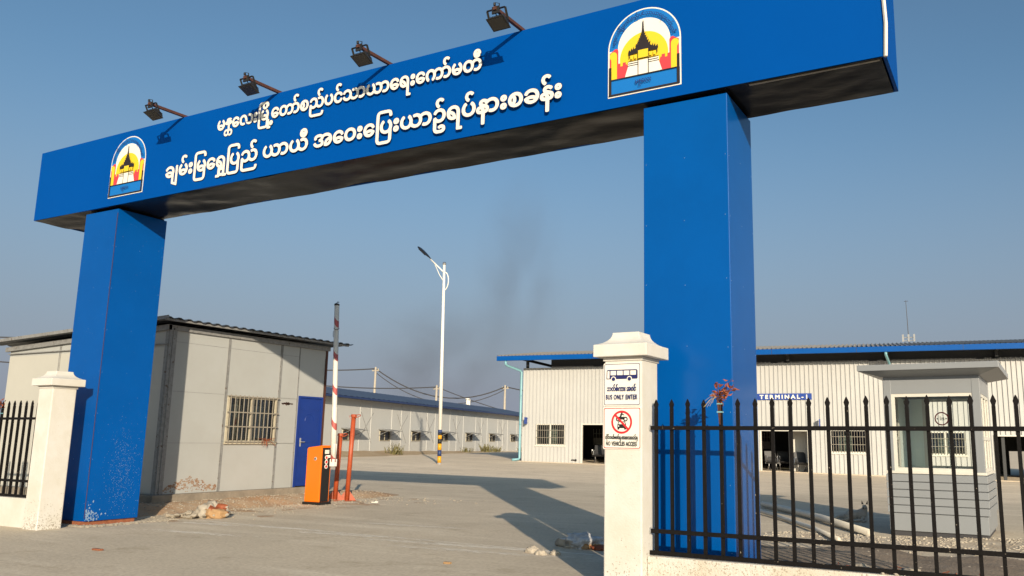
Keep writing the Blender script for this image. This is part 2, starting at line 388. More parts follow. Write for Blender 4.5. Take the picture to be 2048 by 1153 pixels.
# rough ground and gravel to the right of the drive, under the booth and behind the fence
def edge_x(y): return -3.55 + (y-12.9)*.16 if y > 7 else -4
def gravel_z(x, y):
    n = noise.noise(Vector((x*1.6, y*1.6, 2.2)))*.03 + noise.noise(Vector((x*5, y*5, 7)))*.012
    lim = -2.05 + (x+1.7)*0.0
    e = min(sstep(0, .5, x-(-3.75+.12*noise.noise(Vector((0, y*1.3, 0))))), sstep(0, .8, (12.75 + .5*max(0, x+1.7) + .25*noise.noise(Vector((x*1.5, 0, 3))) - y)))
    return -.03 + (.045 + n)*e
tag(grid(fine(-4.4, 9, .12), fine(6.95, 18.5, .12), gravel_z).build('gravel_ground', M['gravel_bed']), kind='structure')
def soil_z(x, y):
    lim = 10.7 + .5*noise.noise(Vector((x*.9, 3, 1))) + .2*noise.noise(Vector((x*3, 8, 1)))
    return gravel_z(x, y) + .010 - .05*sstep(-.25, .15, y-lim) - .05*sstep(-.1, .2, -3.35-x)
tag(grid(fine(-3.7, 8, .09), fine(6.95, 11.8, .09), soil_z).build('dark_soil', M['dark_soil']), kind='structure')  # darker brown sheet over the near part of the gravel ground
mb = MB()
for i in range(8000):
    x = random.uniform(-3.6, 3.2); y = random.uniform(7.3, 16.4) if random.random() < .7 else random.uniform(11.2, 14.5)
    z = gravel_z(x, y)
    if z < .004: continue
    dens = .12 + .88*sstep(10.0, 11.4, y)
    if random.random() > dens: continue
    mb.rock((x, y, z+.002), random.uniform(.008, .023))
tag(mb.build('gravel', M['gravel_stone']), 'loose grey gravel around the guard booth and behind the fence', 'gravel', kind='stuff')

# dirt strip along the site office
def bank_z(x, y):
    t = 1 - sstep(.1, .75 + .25*noise.noise(Vector((y*.7, 1, 0))), x+12.98)
    e = sstep(7.8, 8.6, y)*(1-sstep(14.0, 15.6, y))
    return -.02 + ((.15*t + .012) + .028*noise.noise(Vector((x*2.2, y*2.2, 0))) + .015*noise.noise(Vector((x*7, y*7, 3))) - .0)*max(0,e)
tag(grid(fine(-13.1, -10.6, .09), fine(7.6, 15.9, .09), bank_z).build('dirt_strip', M['dirt']), kind='structure')
mb = MB()
for i in range(1100):
    x = -12.95 + abs(random.gauss(0, .75)); y = random.uniform(8.2, 14.6)
    z = max(0, bank_z(x, y) if x < -10.7 else 0)
    mb.rock((x, y, z+.003), random.uniform(.006, .022))
for i in range(650):
    y = 7.18 + abs(random.gauss(0, .1)); x = random.uniform(-12.45, -11.5)
    if random.random() < .5: x = -11.62 + abs(random.gauss(0, .10)); y = random.uniform(7.2, 8.6)
    mb.rock((x, y, .004), random.uniform(.01, .028))
tag(mb.build('grit', M['rubble']), 'scattered grit and small stones at the foot of the site office', 'grit', kind='stuff')

# soil bank before the long shed
FA = Vector((-32.043, 32.589, 0)); FU = Vector((-.255, .967, 0)); FN = Vector((.967, .255, 0))
MF = Matrix((( FU.x, FN.x, 0, FA.x), (FU.y, FN.y, 0, FA.y), (0,0,1,0), (0,0,0,1)))   # local (along, out towards the yard, z)
def far_base(s): return .584 - .0102*s
def bank2(s, q):
    p = MF @ Vector((s, q, 0)); g = gz(p.x, p.y)
    t = 1 - sstep(.2, 2.6 + .6*noise.noise(Vector((s*.3, 5, 0))), q)
    return (g-.03)*(1-t) + t*(far_base(s)+.02) + .05*noise.noise(Vector((s*.9, q*.9, 0)))*(.3+t) - .0
tag(grid(fine(-6, 44, .5), fine(-.4, 4.2, .23), bank2, MF).build('soil_bank', M['dirt_pale']), kind='structure')

# ------------------------------------------------------------------ gateway
gate = thing('gateway', (-7.3, 7.7, 0), 'big blue gateway with white lettering spanning the drive', 'gateway')
X0, X1, YF, YB, Z0, Z1 = -13.765, -.80, 7.246, 8.094, 4.637, 5.768
mb = MB(); t = .03
mb.box(X0, X1, YF, YF+t, Z0, Z1); mb.box(X0, X1, YB-t, YB, Z0, Z1)
mb.box(X0, X0+t, YF+t, YB-t, Z0, Z1); mb.box(X1-t, X1, YF+t, YB-t, Z0, Z1); mb.box(X0+t, X1-t, YF+t, YB-t, Z1-t-.004, Z1-.004)
mb.build('beam', M['blue_sign'], gate)
# wrinkled film under the beam
def film(x, y): return Z0-.004 + .016*noise.noise(Vector((x*1.1, y*3.2, 0))) + .007*noise.noise(Vector((x*3.4 + y*2, y*4.5, 4)))
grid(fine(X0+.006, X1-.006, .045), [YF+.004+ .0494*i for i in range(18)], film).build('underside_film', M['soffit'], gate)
mb = MB(); mb.box(-2.05, X1-.06, YF+.04, YF+.065, Z0-.012, Z0+.004); mb.build('edge_batten', M['bar_grey'], gate)
mb = MB(); mb.tube([(X1-.004, YF-.004, Z0-.01), (X1+.012, YF-.006, Z0+.3), (X1-.002, YF-.004, Z0+.7), (X1+.004, YF-.004, Z1)], .018, 6); mb.build('corner_strip', M['frame_white'], gate)
def column(x0, x1, y0, y1, z0, m_, taper=0):
    mb = MB(); ZC = Z0-.035
    nk = MB(); nk.box(x0+.03, x1-.03, y0+.05, y1-.03, ZC-.02, Z0-.012); nk.build('shade_neck', M['soffit'], gate)  # gap below the beam; dark neck paints in the overhang's shadow band
    mb.add([(x0+taper,y0,z0),(x1-taper,y0,z0),(x1-taper,y1,z0),(x0+taper,y1,z0),(x0,y0,ZC),(x1,y0,ZC),(x1,y1,ZC),(x0,y1,ZC)],
           [(3,2,1,0),(4,5,6,7),(0,1,5,4),(1,2,6,5),(2,3,7,6),(3,0,4,7)])
    o = mb.build('column', m_, gate, .006)
    rv = MB(); zz = z0+.25
    while zz < Z0-.03:
        for k in (.035, .5, .965):
            f_ = taper*(Z0-zz)/(Z0-z0)
            xx = x0+f_ + (x1-x0-2*f_)*k
            rv.lathe((xx+random.uniform(-.01,.01), y0-.004, zz+random.uniform(-.02,.02)), [(.0042,0),(.003,.0015),(.001,.002)], 6, 'y')
            rv.lathe((x1-f_+.0, y0+(y1-y0)*k, zz+random.uniform(-.02,.02)), [(.0042,0),(.003,.0015),(.001,.002)], 6, 'x')
        zz += .62
    rv.build('rivet_rows', M['rivet'], o)
    return o
cl = column(-12.477, -11.687, 7.309, 8.115, .06, M['blue_dust'])
cr = column(-3.156, -2.277, 7.309, 8.115, .02, M['blue'])
mb = MB(); mb.bar((-11.685, 7.307, .1), (-11.685, 7.307, Z0-.1), .005); mb.build('corner_seam', M['rust'], cl)
mb = MB(); mb.box(-12.5, -11.72, 7.29, 8.09, -.02, .058); mb.build('brick_footing', M['brick'], gate)
# lettering on the front sheet
ff = lambda u, v, d: (u, YF-.003-d, v)
for tk, u0, u1, v0, v1, h in ((L1, -9.55, -5.10, 5.433, 5.402, .245), (L2, -10.575, -4.045, 4.895, 4.862, .280)):
    e = MB(); write(e, tk, ff, u0, u1, v0, v1, h, 0, 0, fat=h*.058); e.build('lettering_outline', M['letter_edge'], gate)
    e = MB(); write(e, tk, ff, u0, u1, v0, v1, h, 0, .004, fat=h*.035); e.build('lettering', M['white_letter'], gate)
# crests
def crest(cx, zb):
    fn = lambda u, v, d: (cx+u, YF-.003-d, zb+v)
    mb = MB(); D = [0]
    def P(mi, pts, up=True):
        if up: D[0] += .0012
        mb.cur = mi; mb.poly(pts, fn, D[0])
    arc = lambda cx_, cy_, r, a0=0, a1=180, n=28: [(cx_+r*math.cos(R(a0+(a1-a0)*i/n)), cy_+r*math.sin(R(a0+(a1-a0)*i/n))) for i in range(n+1)]
    W, BL, YE, RD, BK, BLD = 0, 1, 2, 3, 4, 5
    P(W, [(-.405,0),(.405,0),(.405,.51)] + arc(0,.51,.405)[1:-1] + [(-.405,.51)])
    P(BL, [(-.391,.014),(.391,.014),(.391,.51)] + arc(0,.51,.391)[1:-1] + [(-.391,.51)])
    P(W, [(-.391,.19),(.391,.19),(.391,.51),(-.391,.51)])
    P(W, [(.292,.51)] + arc(0,.51,.292)[1:-1] + [(-.292,.51)], False)
    P(YE, arc(0,.385,.268,-48,228,40))
    for s in (-1, 1):
        f = lambda pts: [(s*a, b) for a, b in pts]
        P(RD, f([(.385,.19),(.15,.19),(.185,.335),(.20,.335),(.20,.36),(.235,.36),(.235,.325),(.262,.325),(.262,.36),(.285,.36),(.285,.50)] + [(.315+.03*math.cos(R(180-a)), .50+.03*math.sin(R(180-a))) for a in (30,60,90,120,150)] + [(.385,.49)]))
        P(YE, f([(.365,.19),(.30,.19),(.30,.455)] + [(.343+.043*math.cos(R(180-a)), .455+.045*math.sin(R(180-a))) for a in (25,55,85,115,145,175,205,235)] + [(.365,.40)]))
        P(BK, f([(.391,.014),(.362,.014),(.362,.33),(.391,.33)]))
    P(BK, [(-.391,.014),(.391,.014),(.391,.030),(-.391,.030)])
    P(BK, [(-.362,.182),(.362,.182),(.362,.192),(-.362,.192)])
    P(W, [(-.205,.192),(.205,.192),(.17,.30),(.17,.345),(-.17,.345),(-.17,.30)])
    for y, a in ((.30,.175),(.322,.165),(.345,.17)): P(BK, [(-a,y),(-.055,y),(-.055,y+.008),(-a,y+.008)]); P(BK, [(.055,y),(a,y),(a,y+.008),(.055,y+.008)], False)
    for u in (-.057, .057): P(BK, [(u-.004,.19),(u+.004,.19),(u+.004,.36),(u-.004,.36)], False)
    # palace: tiered spire with flame finials, two side wings
    half = [(0,.772),(.005,.765),(.009,.68),(.015,.645),(.013,.625),(.028,.635),(.021,.60),(.038,.605),(.032,.575),(.050,.585),(.044,.545),(.064,.555),(.058,.515),(.082,.53),(.078,.49),(.10,.475),(.107,.507),(.115,.465),(.132,.495),(.138,.455),(.158,.48),(.166,.44),(.158,.42),(.158,.385),(.15,.385),(.15,.42),(.06,.43),(.06,.36),(0,.36)]
    for s in (-1, 1): P(BK, [(s*a, b) for a, b in half], s < 0)
    P(YE, [(-.055,.365),(.055,.365),(.055,.452),(-.055,.452)])
    for s in (-1, 1):
        for a in (.07, .112): P(YE, [(s*a,.37),(s*(a+.03),.37),(s*(a+.03),.412),(s*a,.412)], False)
    mb.cur = BLD
    write(mb, L1, fn, 0, 1, 0, None, .058, .01, D[0]+.001, arc=(0, .51, .318, R(172), R(8)))
    write(mb, MDY, fn, -.09, .09, .095, None, .075, .01, D[0]+.001)
    mb.build('crest', [M['sign_white'], M['emblem_blue'], M['emblem_yellow'], M['emblem_red'], M['emblem_black'], M['sign_navy']], gate)
crest(-3.122, 4.750); crest(-11.466, 4.758)

# ------------------------------------------------------------------ floodlights on the beam
def floodlight(x, label):
    o = thing('floodlight', (x, 7.3, Z1), label, 'floodlight', 'floodlights along the top of the gateway')
    tip = Vector((x, 6.72, Z1-.01))
    mb = MB(); mb.bar((x, 7.42, Z1+.022), (x, 6.70, Z1+.002), .036, .036); mb.build('arm', M['rust'], o)
    mb = MB(); mb.box(x-.045, x+.045, 6.72, 6.735, Z1-.05, Z1+.03); mb.lathe((x, 6.70, Z1+.028), [(.012,0),(.012,.03),(.004,.034)], 8); mb.build('clamp', M['dark_metal'], o)
    ang = R(-24); hc = Vector((x, 6.79, Z1-.125))
    Mh = Matrix.Translation(hc) @ Matrix.Rotation(ang, 4, 'X') @ Matrix.Scale(.80, 4)
    mb = MB(Mh)
    mb.add([(-.13,-.10,-.012),(.13,-.10,-.012),(.13,.10,-.012),(-.13,.10,-.012),(-.11,-.08,.045),(.11,-.08,.045),(.11,.08,.045),(-.11,.08,.045)],
           [(3,2,1,0),(4,5,6,7),(0,1,5,4),(1,2,6,5),(2,3,7,6),(3,0,4,7)])
    mb.box(-.138,.138,-.108,.108,-.022,-.010)
    for k in range(9): xx = -.10+.025*k; mb.box(xx-.004, xx+.004, -.075, .075, .045, .068)
    mb.build('housing', M['dark_metal'], o, .004)
    mb = MB(Mh); mb.box(-.112,.112,-.085,.085,-.028,-.0225); mb.build('lens', M['lamp_glass'], o)
    a = Mh @ Vector((-.142,0,.02)); b = Mh @ Vector((.142,0,.02)); u = Vector((0,-.075,.155))
    u = Vector((0, 6.728-hc.y, Z1-.01-hc.z))
    mb = MB(); mb.bar(a, a+u, .024, .008, (0,1,0)); mb.bar(b, b+u, .024, .008, (0,1,0)); mb.bar(a+u, b+u, .024, .008); mb.build('bracket', M['dark_metal'], o)
    mb = MB(); mb.tube([(x+.03,6.74,Z1), (x+.05,6.72,Z1+.05), (x+.01,6.70,Z1+.06), (x-.03,6.78,Z1-.03), hc+Vector((0,0,.05))], .006, 6); mb.build('cord', M['black'], o)
for x, lb in ((-10.30, 'dark floodlight on a rusty arm, just right of the left crest'), (-8.41, 'dark floodlight on a rusty arm over the start of the upper lettering'),
              (-6.52, 'dark floodlight on a rusty arm over the middle of the upper lettering'), (-4.61, 'dark floodlight on a rusty arm nearest the right crest')): floodlight(x, lb)

mb = MB()
for i in range(700):
    a_, b_ = random.gauss(.62,.16), max(.12, random.gauss(.75,.33)); q = random.uniform(.0012,.0034)
    y_ = 7.309+.806*min(.98,max(.02,a_)); z_ = b_
    mb.poly([(q*math.cos(t_)*random.uniform(.6,1.4), q*math.sin(t_)*random.uniform(.7,1.8)) for t_ in (0,1.05,2.1,3.15,4.2,5.25)], lambda u,v,d: (-11.687+.0008+i*6e-7, y_+u, z_+v))
for i in range(70):
    y_ = 7.32+abs(random.gauss(0,.1)); z_ = .07+abs(random.gauss(0,.11)); q = random.uniform(.003,.012)
    mb.poly([(q*math.cos(t_)*random.uniform(.5,1.4), q*math.sin(t_)*random.uniform(.7,2.2)) for t_ in (0,1.05,2.1,3.15,4.2,5.25)], lambda u,v,d: (-11.687+.0015+i*6e-6, y_+u, z_+v))
mb.build('dust_spray', M['dust_fleck'], cl)
mb = MB()
for i in range(2600):
    k = random.random()
    if k < .36: x_ = random.uniform(-11.2,-3.9); y_ = 8.72-.03*(x_+11)+random.gauss(0,.018); l_ = random.uniform(.03,.12); w_ = random.uniform(.003,.008)
    else:
        cx_, cy_, sx_, sy_ = random.choice(((-6.6,8.35,.55,.05),(-5.4,8.45,.45,.05),(-5.6,8.05,.6,.06),(-10.6,8.45,.35,.05),(-9.3,8.65,.3,.03),(-8.0,9.9,.5,.04),(-9.8,7.6,.5,.05),(-7.9,8.5,.4,.05)))
        x_ = random.gauss(cx_,sx_); y_ = random.gauss(cy_,sy_)+.08*(x_-cx_); l_ = random.uniform(.02,.14); w_ = random.uniform(.003,.012)
    zc = .0006+i*6e-7; mb.add([(x_-l_,y_-w_*.3,zc),(x_,y_-w_,zc),(x_+l_,y_+.08*l_,zc),(x_,y_+w_,zc)], [(0,1,2,3)])
tag(mb.build('chalk_scuffs', M['chalk']), 'pale chalky scuffs and a faint dusty line across the concrete drive', 'scuffs', kind='stuff')
# ------------------------------------------------------------------ white gate pillars, low walls, iron fences
def pillar(x, y, s, o_, zb, c0, c1, label):
    t = thing('gate_pillar', (x+s/2, y+s/2, zb), label, 'pillar', 'white pillars beside the gateway')
    mb = MB(); mb.box(x, x+s, y, y+s, zb-.05, c0+.0); mb.build('shaft', M['white_paint'], t, .012)
    cx, cy = x+s/2, y+s/2; h = s/2+o_; mb = MB()
    mb.box(x-.012, x+s+.012, y-.012, y+s+.012, c0-.035, c0)
    prof = [(h,c0),(h,c1)]
    rt = s*.36; H = .118*s/.36
    for i in range(1, 9):
        t_ = i/8; prof.append((rt + (h-.004-rt)*(1-t_)**2.1 if i < 8 else rt, c1 + H*t_**1.25))
    n = len(prof); vs = []; fs = []
    for r, z in prof: vs += [(cx-r,cy-r,z),(cx+r,cy-r,z),(cx+r,cy+r,z),(cx-r,cy+r,z)]
    for i in range(n-1):
        for k in range(4): fs.append((i*4+k, i*4+(k+1)%4, (i+1)*4+(k+1)%4, (i+1)*4+k))
    fs += [(3,2,1,0), tuple(4*(n-1)+k for k in range(4))]
    mb.add(vs, fs); mb.build('cap', M['white_paint'], t, .006)
    mb = MB()
    for i in range(420):
        h_ = abs(random.gauss(0, .16)); zz = zb+h_
        hi_ = random.random() < .10
        if hi_: zz = zb+random.uniform(0,1.7)
        k = random.random(); rr = random.uniform(.002,.006)*(.5 if hi_ else 1.4 if h_ < .08 else 1)
        pts = [(rr*math.cos(a_)*random.uniform(.6,1.5), rr*math.sin(a_)*random.uniform(.6,1.5)) for a_ in (0,1.05,2.1,3.15,4.2,5.25)]
        if random.random() < .5: mb.poly(pts, lambda u,v,d: (x+.01+(s-.02)*k+u, y-.0010-i*2e-6, zz+v))
        else: mb.poly(pts, lambda u,v,d: (x+s+.0010+i*2e-6, y+.01+(s-.02)*k+u, zz+v))
    mb.build('mud_spatter', M['spatter'], t)
    return t
pR = pillar(-3.23, 6.598, .360, .078, -.02, 1.989, 2.098, 'white pillar with two notices at the right of the drive')
pL = pillar(-11.984, 6.658, .327, .071, .0, 1.922, 2.020, 'white pillar without notices before the left gate column')

def spear(mb, x, y, z0, zt, w=.027):
    mb.box(x-w/2, x+w/2, y-w/2, y+w/2, z0, zt-.085)
    a = w*.5; b = w*.78
    lv = [(a,a,zt-.085),(a*.9,a*.8,zt-.075),(b,a*.55,zt-.045),(a*.7,a*.35,zt-.015),(.002,.002,zt)]
    vs = []; fs = []
    for p, q, z in lv: vs += [(x-p,y-q,z),(x+p,y-q,z),(x+p,y+q,z),(x-p,y+q,z)]
    for i in range(len(lv)-1):
        for k in range(4): fs.append((i*4+k, i*4+(k+1)%4, (i+1)*4+(k+1)%4, (i+1)*4+k))
    mb.add(vs, fs)
def fence(name_lb, x0, n, dx, y0, dy, zt, r1, r2, r3, wall_x, label):
    f = thing('iron_fence', (x0, y0, r3), label, 'fence')
    for i in range(n):
        mb = MB(); x = x0+dx*i; jit = random.uniform(-.004,.004)
        spear(mb, x+jit, y0+dy*dx*i, r3, zt+random.uniform(-.006,.006)); mb.build('picket', M['black_iron'], f)
    xe = x0+dx*(n-1)
    for z in (r1, r2, r3):
        mb = MB(); a = wall_x; mb.bar((a, y0-.018+dy*(a-x0), z), (xe+math.copysign(.1, dx), y0-.018+dy*(xe-x0), z), .026, .034); mb.build('rail', M['black_iron'], f)
    for z in (r1, r2):
        mb = MB(); mb.lathe((wall_x, y0-.018+dy*(wall_x-x0), z), [(.03,0),(.03,math.copysign(.008,dx)),(.012,math.copysign(.012,dx))], 10, 'x'); mb.build('flange', M['galv'], f)
    return f
fence('r', -2.815, 27, .1483, 6.79, -.02, 1.62, 1.372, .497, .318, -2.869, 'black spear topped iron fence on the low wall at the right')
fence('l', -12.24, 22, -.148, 6.82, 0, 1.735, 1.48, .615, .412, -11.985, 'black spear topped iron fence left of the left pillar')
mb = MB(); mb.box(-2.868, 2.5, 6.70, 6.90, -.05, .295); o = mb.build('low_wall', M['white_base'], None, .01); tag(o, 'low white spattered wall under the right iron fence', 'wall')
mb = MB(); mb.box(-17, -11.986, 6.73, 6.93, -.05, .39); o = mb.build('low_wall', M['white_paint'], None, .01); tag(o, 'low white wall under the left iron fence', 'wall')
# dry branches tied to the fences
def dry_branch(x, y, z0, z1, label, n=46):
    o = thing('dry_branch', (x, y, z0), label, 'dried branch', 'dead leafy branches tied to the fences')
    st = MB(); tips = []
    for k in range(5):
        top = Vector((x+random.uniform(-.10,.13), y-.03+random.uniform(-.04,.04), z1-random.uniform(0,.12)))
        mid = Vector((x+random.uniform(-.02,.03), y-.03, (z0+z1)/2)); tips.append((mid, top)); st.tube([(x, y-.025, z0), mid, top], [.006,.005,.002], 5)
    st.build('stem', M['rust'], o)
    lf = MB()
    for i in range(n):
        a, b = random.choice(tips); t = random.random()**.7; p = a.lerp(b, t)+Vector((random.gauss(0,.014),random.gauss(0,.014),random.gauss(0,.014)))
        d = Vector((random.gauss(0,1), random.gauss(0,.8), random.gauss(.25,.7))).normalized(); s = d.cross(Vector((random.gauss(0,1),random.gauss(0,1),random.gauss(0,1)))).normalized()
        l = random.uniform(.035,.075); wd = l*.22; q = p+d*l
        nn = d.cross(s)*l*.18
        lf.add([p, p+d*l*.45+s*wd+nn, q, p+d*l*.45-s*wd+nn], [(0,1,2),(0,2,3)])
    lf.build('leaves', M['leaf_dry'], o)
    sm = MB()
    for i in range(10):
        p = Vector((x-.03, y-.03, (z0+z1)/2+.03)); q = p+Vector((random.uniform(-.10,-.03), random.uniform(-.03,.01), random.uniform(-.12,.05))); sm.tube([p,(p+q)/2+Vector((0,0,.02)),q], .0015, 4)
    sm.build('straw_wisps', M['straw'], o)
    tb = MB(); tb.box(x-.021, x+.021, y-.035, y+.021, z0+.10, z0+.112); tb.box(x-.021,x+.021,y-.035,y+.021,z0+.17,z0+.18); tb.build('tie', M['cyan_pipe'], o)
dry_branch(-2.222, 6.775, 1.40, 1.80, 'dead reddish leafy branch tied to a picket of the right fence', 60)
dry_branch(-13.13, 6.80, 1.45, 1.80, 'dead reddish leafy branch tied to the left fence', 45)

# ------------------------------------------------------------------ notices on the right pillar
fp = lambda u, v, d: (u, 6.598-.004-d, v)
def rrect(u0, u1, v0, v1, r, n=5):
    p = []
    for cx, cy, a in ((u1-r,v0+r,-90),(u1-r,v1-r,0),(u0+r,v1-r,90),(u0+r,v0+r,180)):
        p += [(cx+r*math.cos(R(a+90*i/n)), cy+r*math.sin(R(a+90*i/n))) for i in range(n+1)]
    return p
def ring(mb, pts_o, pts_i, d):
    n = len(pts_o); vs = [fp(u,v,d) for u,v in pts_o]+[fp(u,v,d) for u,v in pts_i]
    mb.add(vs, [(i,(i+1)%n,n+(i+1)%n,n+i) for i in range(n)])
circ = lambda cx, cy, r, n=28: [(cx+r*math.cos(2*math.pi*i/n), cy+r*math.sin(2*math.pi*i/n)) for i in range(n)]
S1 = thing('notice_board', (-3.056, 6.598, 1.56), 'white notice with navy bus and BUS ONLY ENTER on the pillar', 'sign')
mb = MB(); mb.poly(rrect(-3.236,-2.874,1.558,1.936,.015), fp, -.004, .004); mb.build('plate', M['sign_white'], S1)
mb = MB(); ring(mb, rrect(-3.228,-2.882,1.566,1.928,.014), rrect(-3.223,-2.887,1.571,1.923,.012), .0055); mb.build('border', M['sign_navy'], S1)
mb = MB(); d = .0055
mb.poly([(-3.207,1.793),(-2.912,1.793),(-2.905,1.80),(-2.905,1.865),(-2.915,1.876),(-3.195,1.876),(-3.204,1.868)], fp, d); mb.build('bus_symbol', M['sign_navy'], S1)
mb = MB(); d = .0068
mb.poly([(-3.199,1.80),(-3.176,1.80),(-3.176,1.866),(-3.196,1.866)], fp, d)
for k in range(4): a = -3.166+.064*k; mb.poly([(a,1.828),(a+.054,1.828),(a+.054,1.866),(a,1.866)], fp, d)
for u in (-3.137,-2.983): mb.poly(circ(u,1.793,.025), fp, d)
mb.build('bus_windows', M['sign_white'], S1)
mb = MB(); d = .008
for u in (-3.137,-2.983): mb.poly(circ(u,1.793,.017), fp, d)
write(mb, ['ဘတ','်', 'စ', '်', 'ကား အဝင်'], fp, -3.20, -2.912, 1.690, None, .058, 0, d, fat=.0021)
write(mb, ['BUS ONLY ENTER'], fp, -3.211, -2.899, 1.616, None, .058, 0, d, .10, fat=.0014)
mb.build('lettering', M['sign_navy'], S1)
S2 = thing('notice_board', (-3.056, 6.598, 1.18), 'white notice with red ban ring and NO VEHICLES ACCESS on the pillar', 'sign')
mb = MB(); mb.poly(rrect(-3.238,-2.872,1.184,1.549,.015), fp, -.004, .004); mb.build('plate', M['sign_white'], S2)
mb = MB(); ring(mb, rrect(-3.230,-2.880,1.192,1.541,.014), rrect(-3.224,-2.886,1.198,1.535,.012), .0055); mb.build('border', M['sign_red'], S2)
mb = MB(); d = .0055; cu, cv = -3.056, 1.418
# motorbike and car silhouettes
for u in (-.036,.036): ring(mb, circ(cu+u,cv+.026,.021,16), circ(cu+u,cv+.026,.011,16), d)
mb.poly([(cu-.040,cv+.030),(cu-.012,cv+.022),(cu+.014,cv+.022),(cu+.030,cv+.030),(cu+.022,cv+.048),(cu-.006,cv+.044),(cu-.034,cv+.046)], fp, d)
mb.poly([(cu-.020,cv+.046),(cu-.004,cv+.044),(cu+.004,cv+.064),(cu+.024,cv+.056),(cu+.026,cv+.062),(cu+.002,cv+.076),(cu-.012,cv+.072)], fp, d+.0002)
mb.poly(circ(cu+.001,cv+.082,.010,12), fp, d+.0003)
mb.poly([(cu-.042,cv-.052),(cu+.042,cv-.052),(cu+.042,cv-.020),(cu+.030,cv+.006),(cu-.030,cv+.006),(cu-.042,cv-.020)], fp, d)
for u in (-.032,.032): mb.poly([(cu+u-.009,cv-.064),(cu+u+.009,cv-.064),(cu+u+.009,cv-.050),(cu+u-.009,cv-.050)], fp, d)
mb.build('vehicle_symbols', M['black'], S2)
mb = MB(); d = .0062; mb.poly([(cu-.033,cv-.018),(cu+.033,cv-.018),(cu+.025,cv-.001),(cu-.025,cv-.001)], fp, d)
for u in (-.03,.03): mb.poly(circ(cu+u,cv-.034,.006,10), fp, d)
mb.build('car_windows', M['sign_white'], S2)
mb = MB(); d = .0075; ring(mb, circ(cu,cv,.100,40), circ(cu,cv,.082,40), d)
a = R(135); c_, s_ = math.cos(a), math.sin(a)
q = [(cu+.09*c_-.009*s_, cv+.09*s_+.009*c_),(cu+.09*c_+.009*s_, cv+.09*s_-.009*c_),(cu-.09*c_+.009*s_, cv-.09*s_-.009*c_),(cu-.09*c_-.009*s_, cv-.09*s_+.009*c_)]
mb.poly(q, fp, d+.001); mb.build('ban_ring', M['sign_red'], S2)
mb = MB(); d = .0062
write(mb, ['ဆ', 'ိ', 'ု', 'င်ကယ်မဝင်ရ ကားေလးမဝင်ရ'], fp, -3.216, -2.893, 1.274, None, .040, 0, d, fat=.0014)
write(mb, ['NO VEHICLES ACCESS'], fp, -3.208, -2.902, 1.216, None, .050, 0, d, .10, fat=.0012)
mb.build('lettering', M['black'], S2)

# ------------------------------------------------------------------ site office
XF, YS = -15.2, 10.87
of = thing('site_office', (-18, 13, 0), 'grey sandwich panel site office with blue door left of the drive', 'building')
XW, YN = -20.9, 15.25
ztop = lambda x: 3.447 - (XF-x)*.035
mb = MB(); tw = .06
# south wall
mb.add([(XW,YS,.11),(XF,YS,.11),(XF,YS,ztop(XF)),(XW,YS,ztop(XW)),(XW,YS+tw,.11),(XF,YS+tw,.11),(XF,YS+tw,ztop(XF)),(XW,YS+tw,ztop(XW))],
       [(0,1,2,3),(7,6,5,4),(0,4,5,1),(1,5,6,2),(2,6,7,3),(3,7,4,0)])
# east wall with openings for window and door
wy0, wy1, wz0, wz1 = 12.39, 13.765, 1.131, 2.15; dy0, dy1, dz1 = 14.40, 15.18, 2.245
for a, b, c, d in ((YS+tw,wy0,.11,3.447),(wy0,wy1,.11,wz0),(wy0,wy1,wz1,3.447),(wy1,dy0,.11,3.447),(dy0,dy1,dz1,3.447),(dy1,YN,.11,3.447)):
    mb.box(XF-tw, XF, a, b, c, d)
mb.box(XW, XF, YN-tw, YN-.001, .11, 3.2); mb.box(XW, XW+tw, YS+tw, YN-tw, .11, 3.2)
mb.build('wall', M['grey_wall'], of)
mb = MB(); mb.box(XW+.01, XF-.10, YS-.006, YS-.0005, .13, 3.05); mb.build('south_panel', M['south_panel'], of)  # thin sheet that makes the south wall paler than the others
mb = MB(); mb.box(XW+.1, XF-.9, YS+.15, YN-.1, .12, .14); mb.box(XF-.95, XF-.9, YS+.1, YN-.1, .14, 3.1); mb.build('inner_wall', M['inside_dark'], of)
mb = MB(); mb.box(XW-.1, XF+.14, YS-.16, YN+.15, -.30, .108); mb.build('plinth', M['plinth'], of, .02)
def post(y, w_=.055):
    mb = MB(); mb.box(XF+.001, XF+.016, y-w_/2, y-w_/2+.014, .11, 3.43); mb.box(XF+.001, XF+.016, y+w_/2-.014, y+w_/2, .11, 3.43); mb.box(XF+.0005, XF+.007, y-w_/2+.014, y+w_/2-.014, .11, 3.43)
    for z in (.75, .80, 1.7, 2.6, 3.2): mb.box(XF+.016, XF+.024, y-.012, y+.012, z, z+.02)
    mb.build('joint_post', M['grey_trim'], of)
for y in (12.33, 13.80): post(y)
mb = MB(); mb.box(XF+.001, XF+.010, 14.345, 14.37, .11, 3.43); mb.build('joint_strip', M['grey_trim'], of)
mb = MB(); mb.box(XF+.001, XF+.035, YS-.02, YS+.14, .11, 3.44); mb.box(XF-.09, XF-.001, YS-.03, YS-.001, .11, 3.44); mb.box(XF+.035, XF+.05, YS+.04, YS+.07, .11, 3.44); mb.build('corner_post', M['grey_trim'], of)
mb = MB(); mb.box(XF+.001, XF+.02, YN-.05, YN+.01, .11, 3.44); mb.build('corner_post', M['rust'], of)
for x in (-18.9,):
    mb = MB(); mb.box(x-.028, x-.016, YS-.016, YS-.001, .11, ztop(x)); mb.box(x+.016, x+.028, YS-.016, YS-.001, .11, ztop(x)); mb.build('joint_post', M['grey_trim'], of)
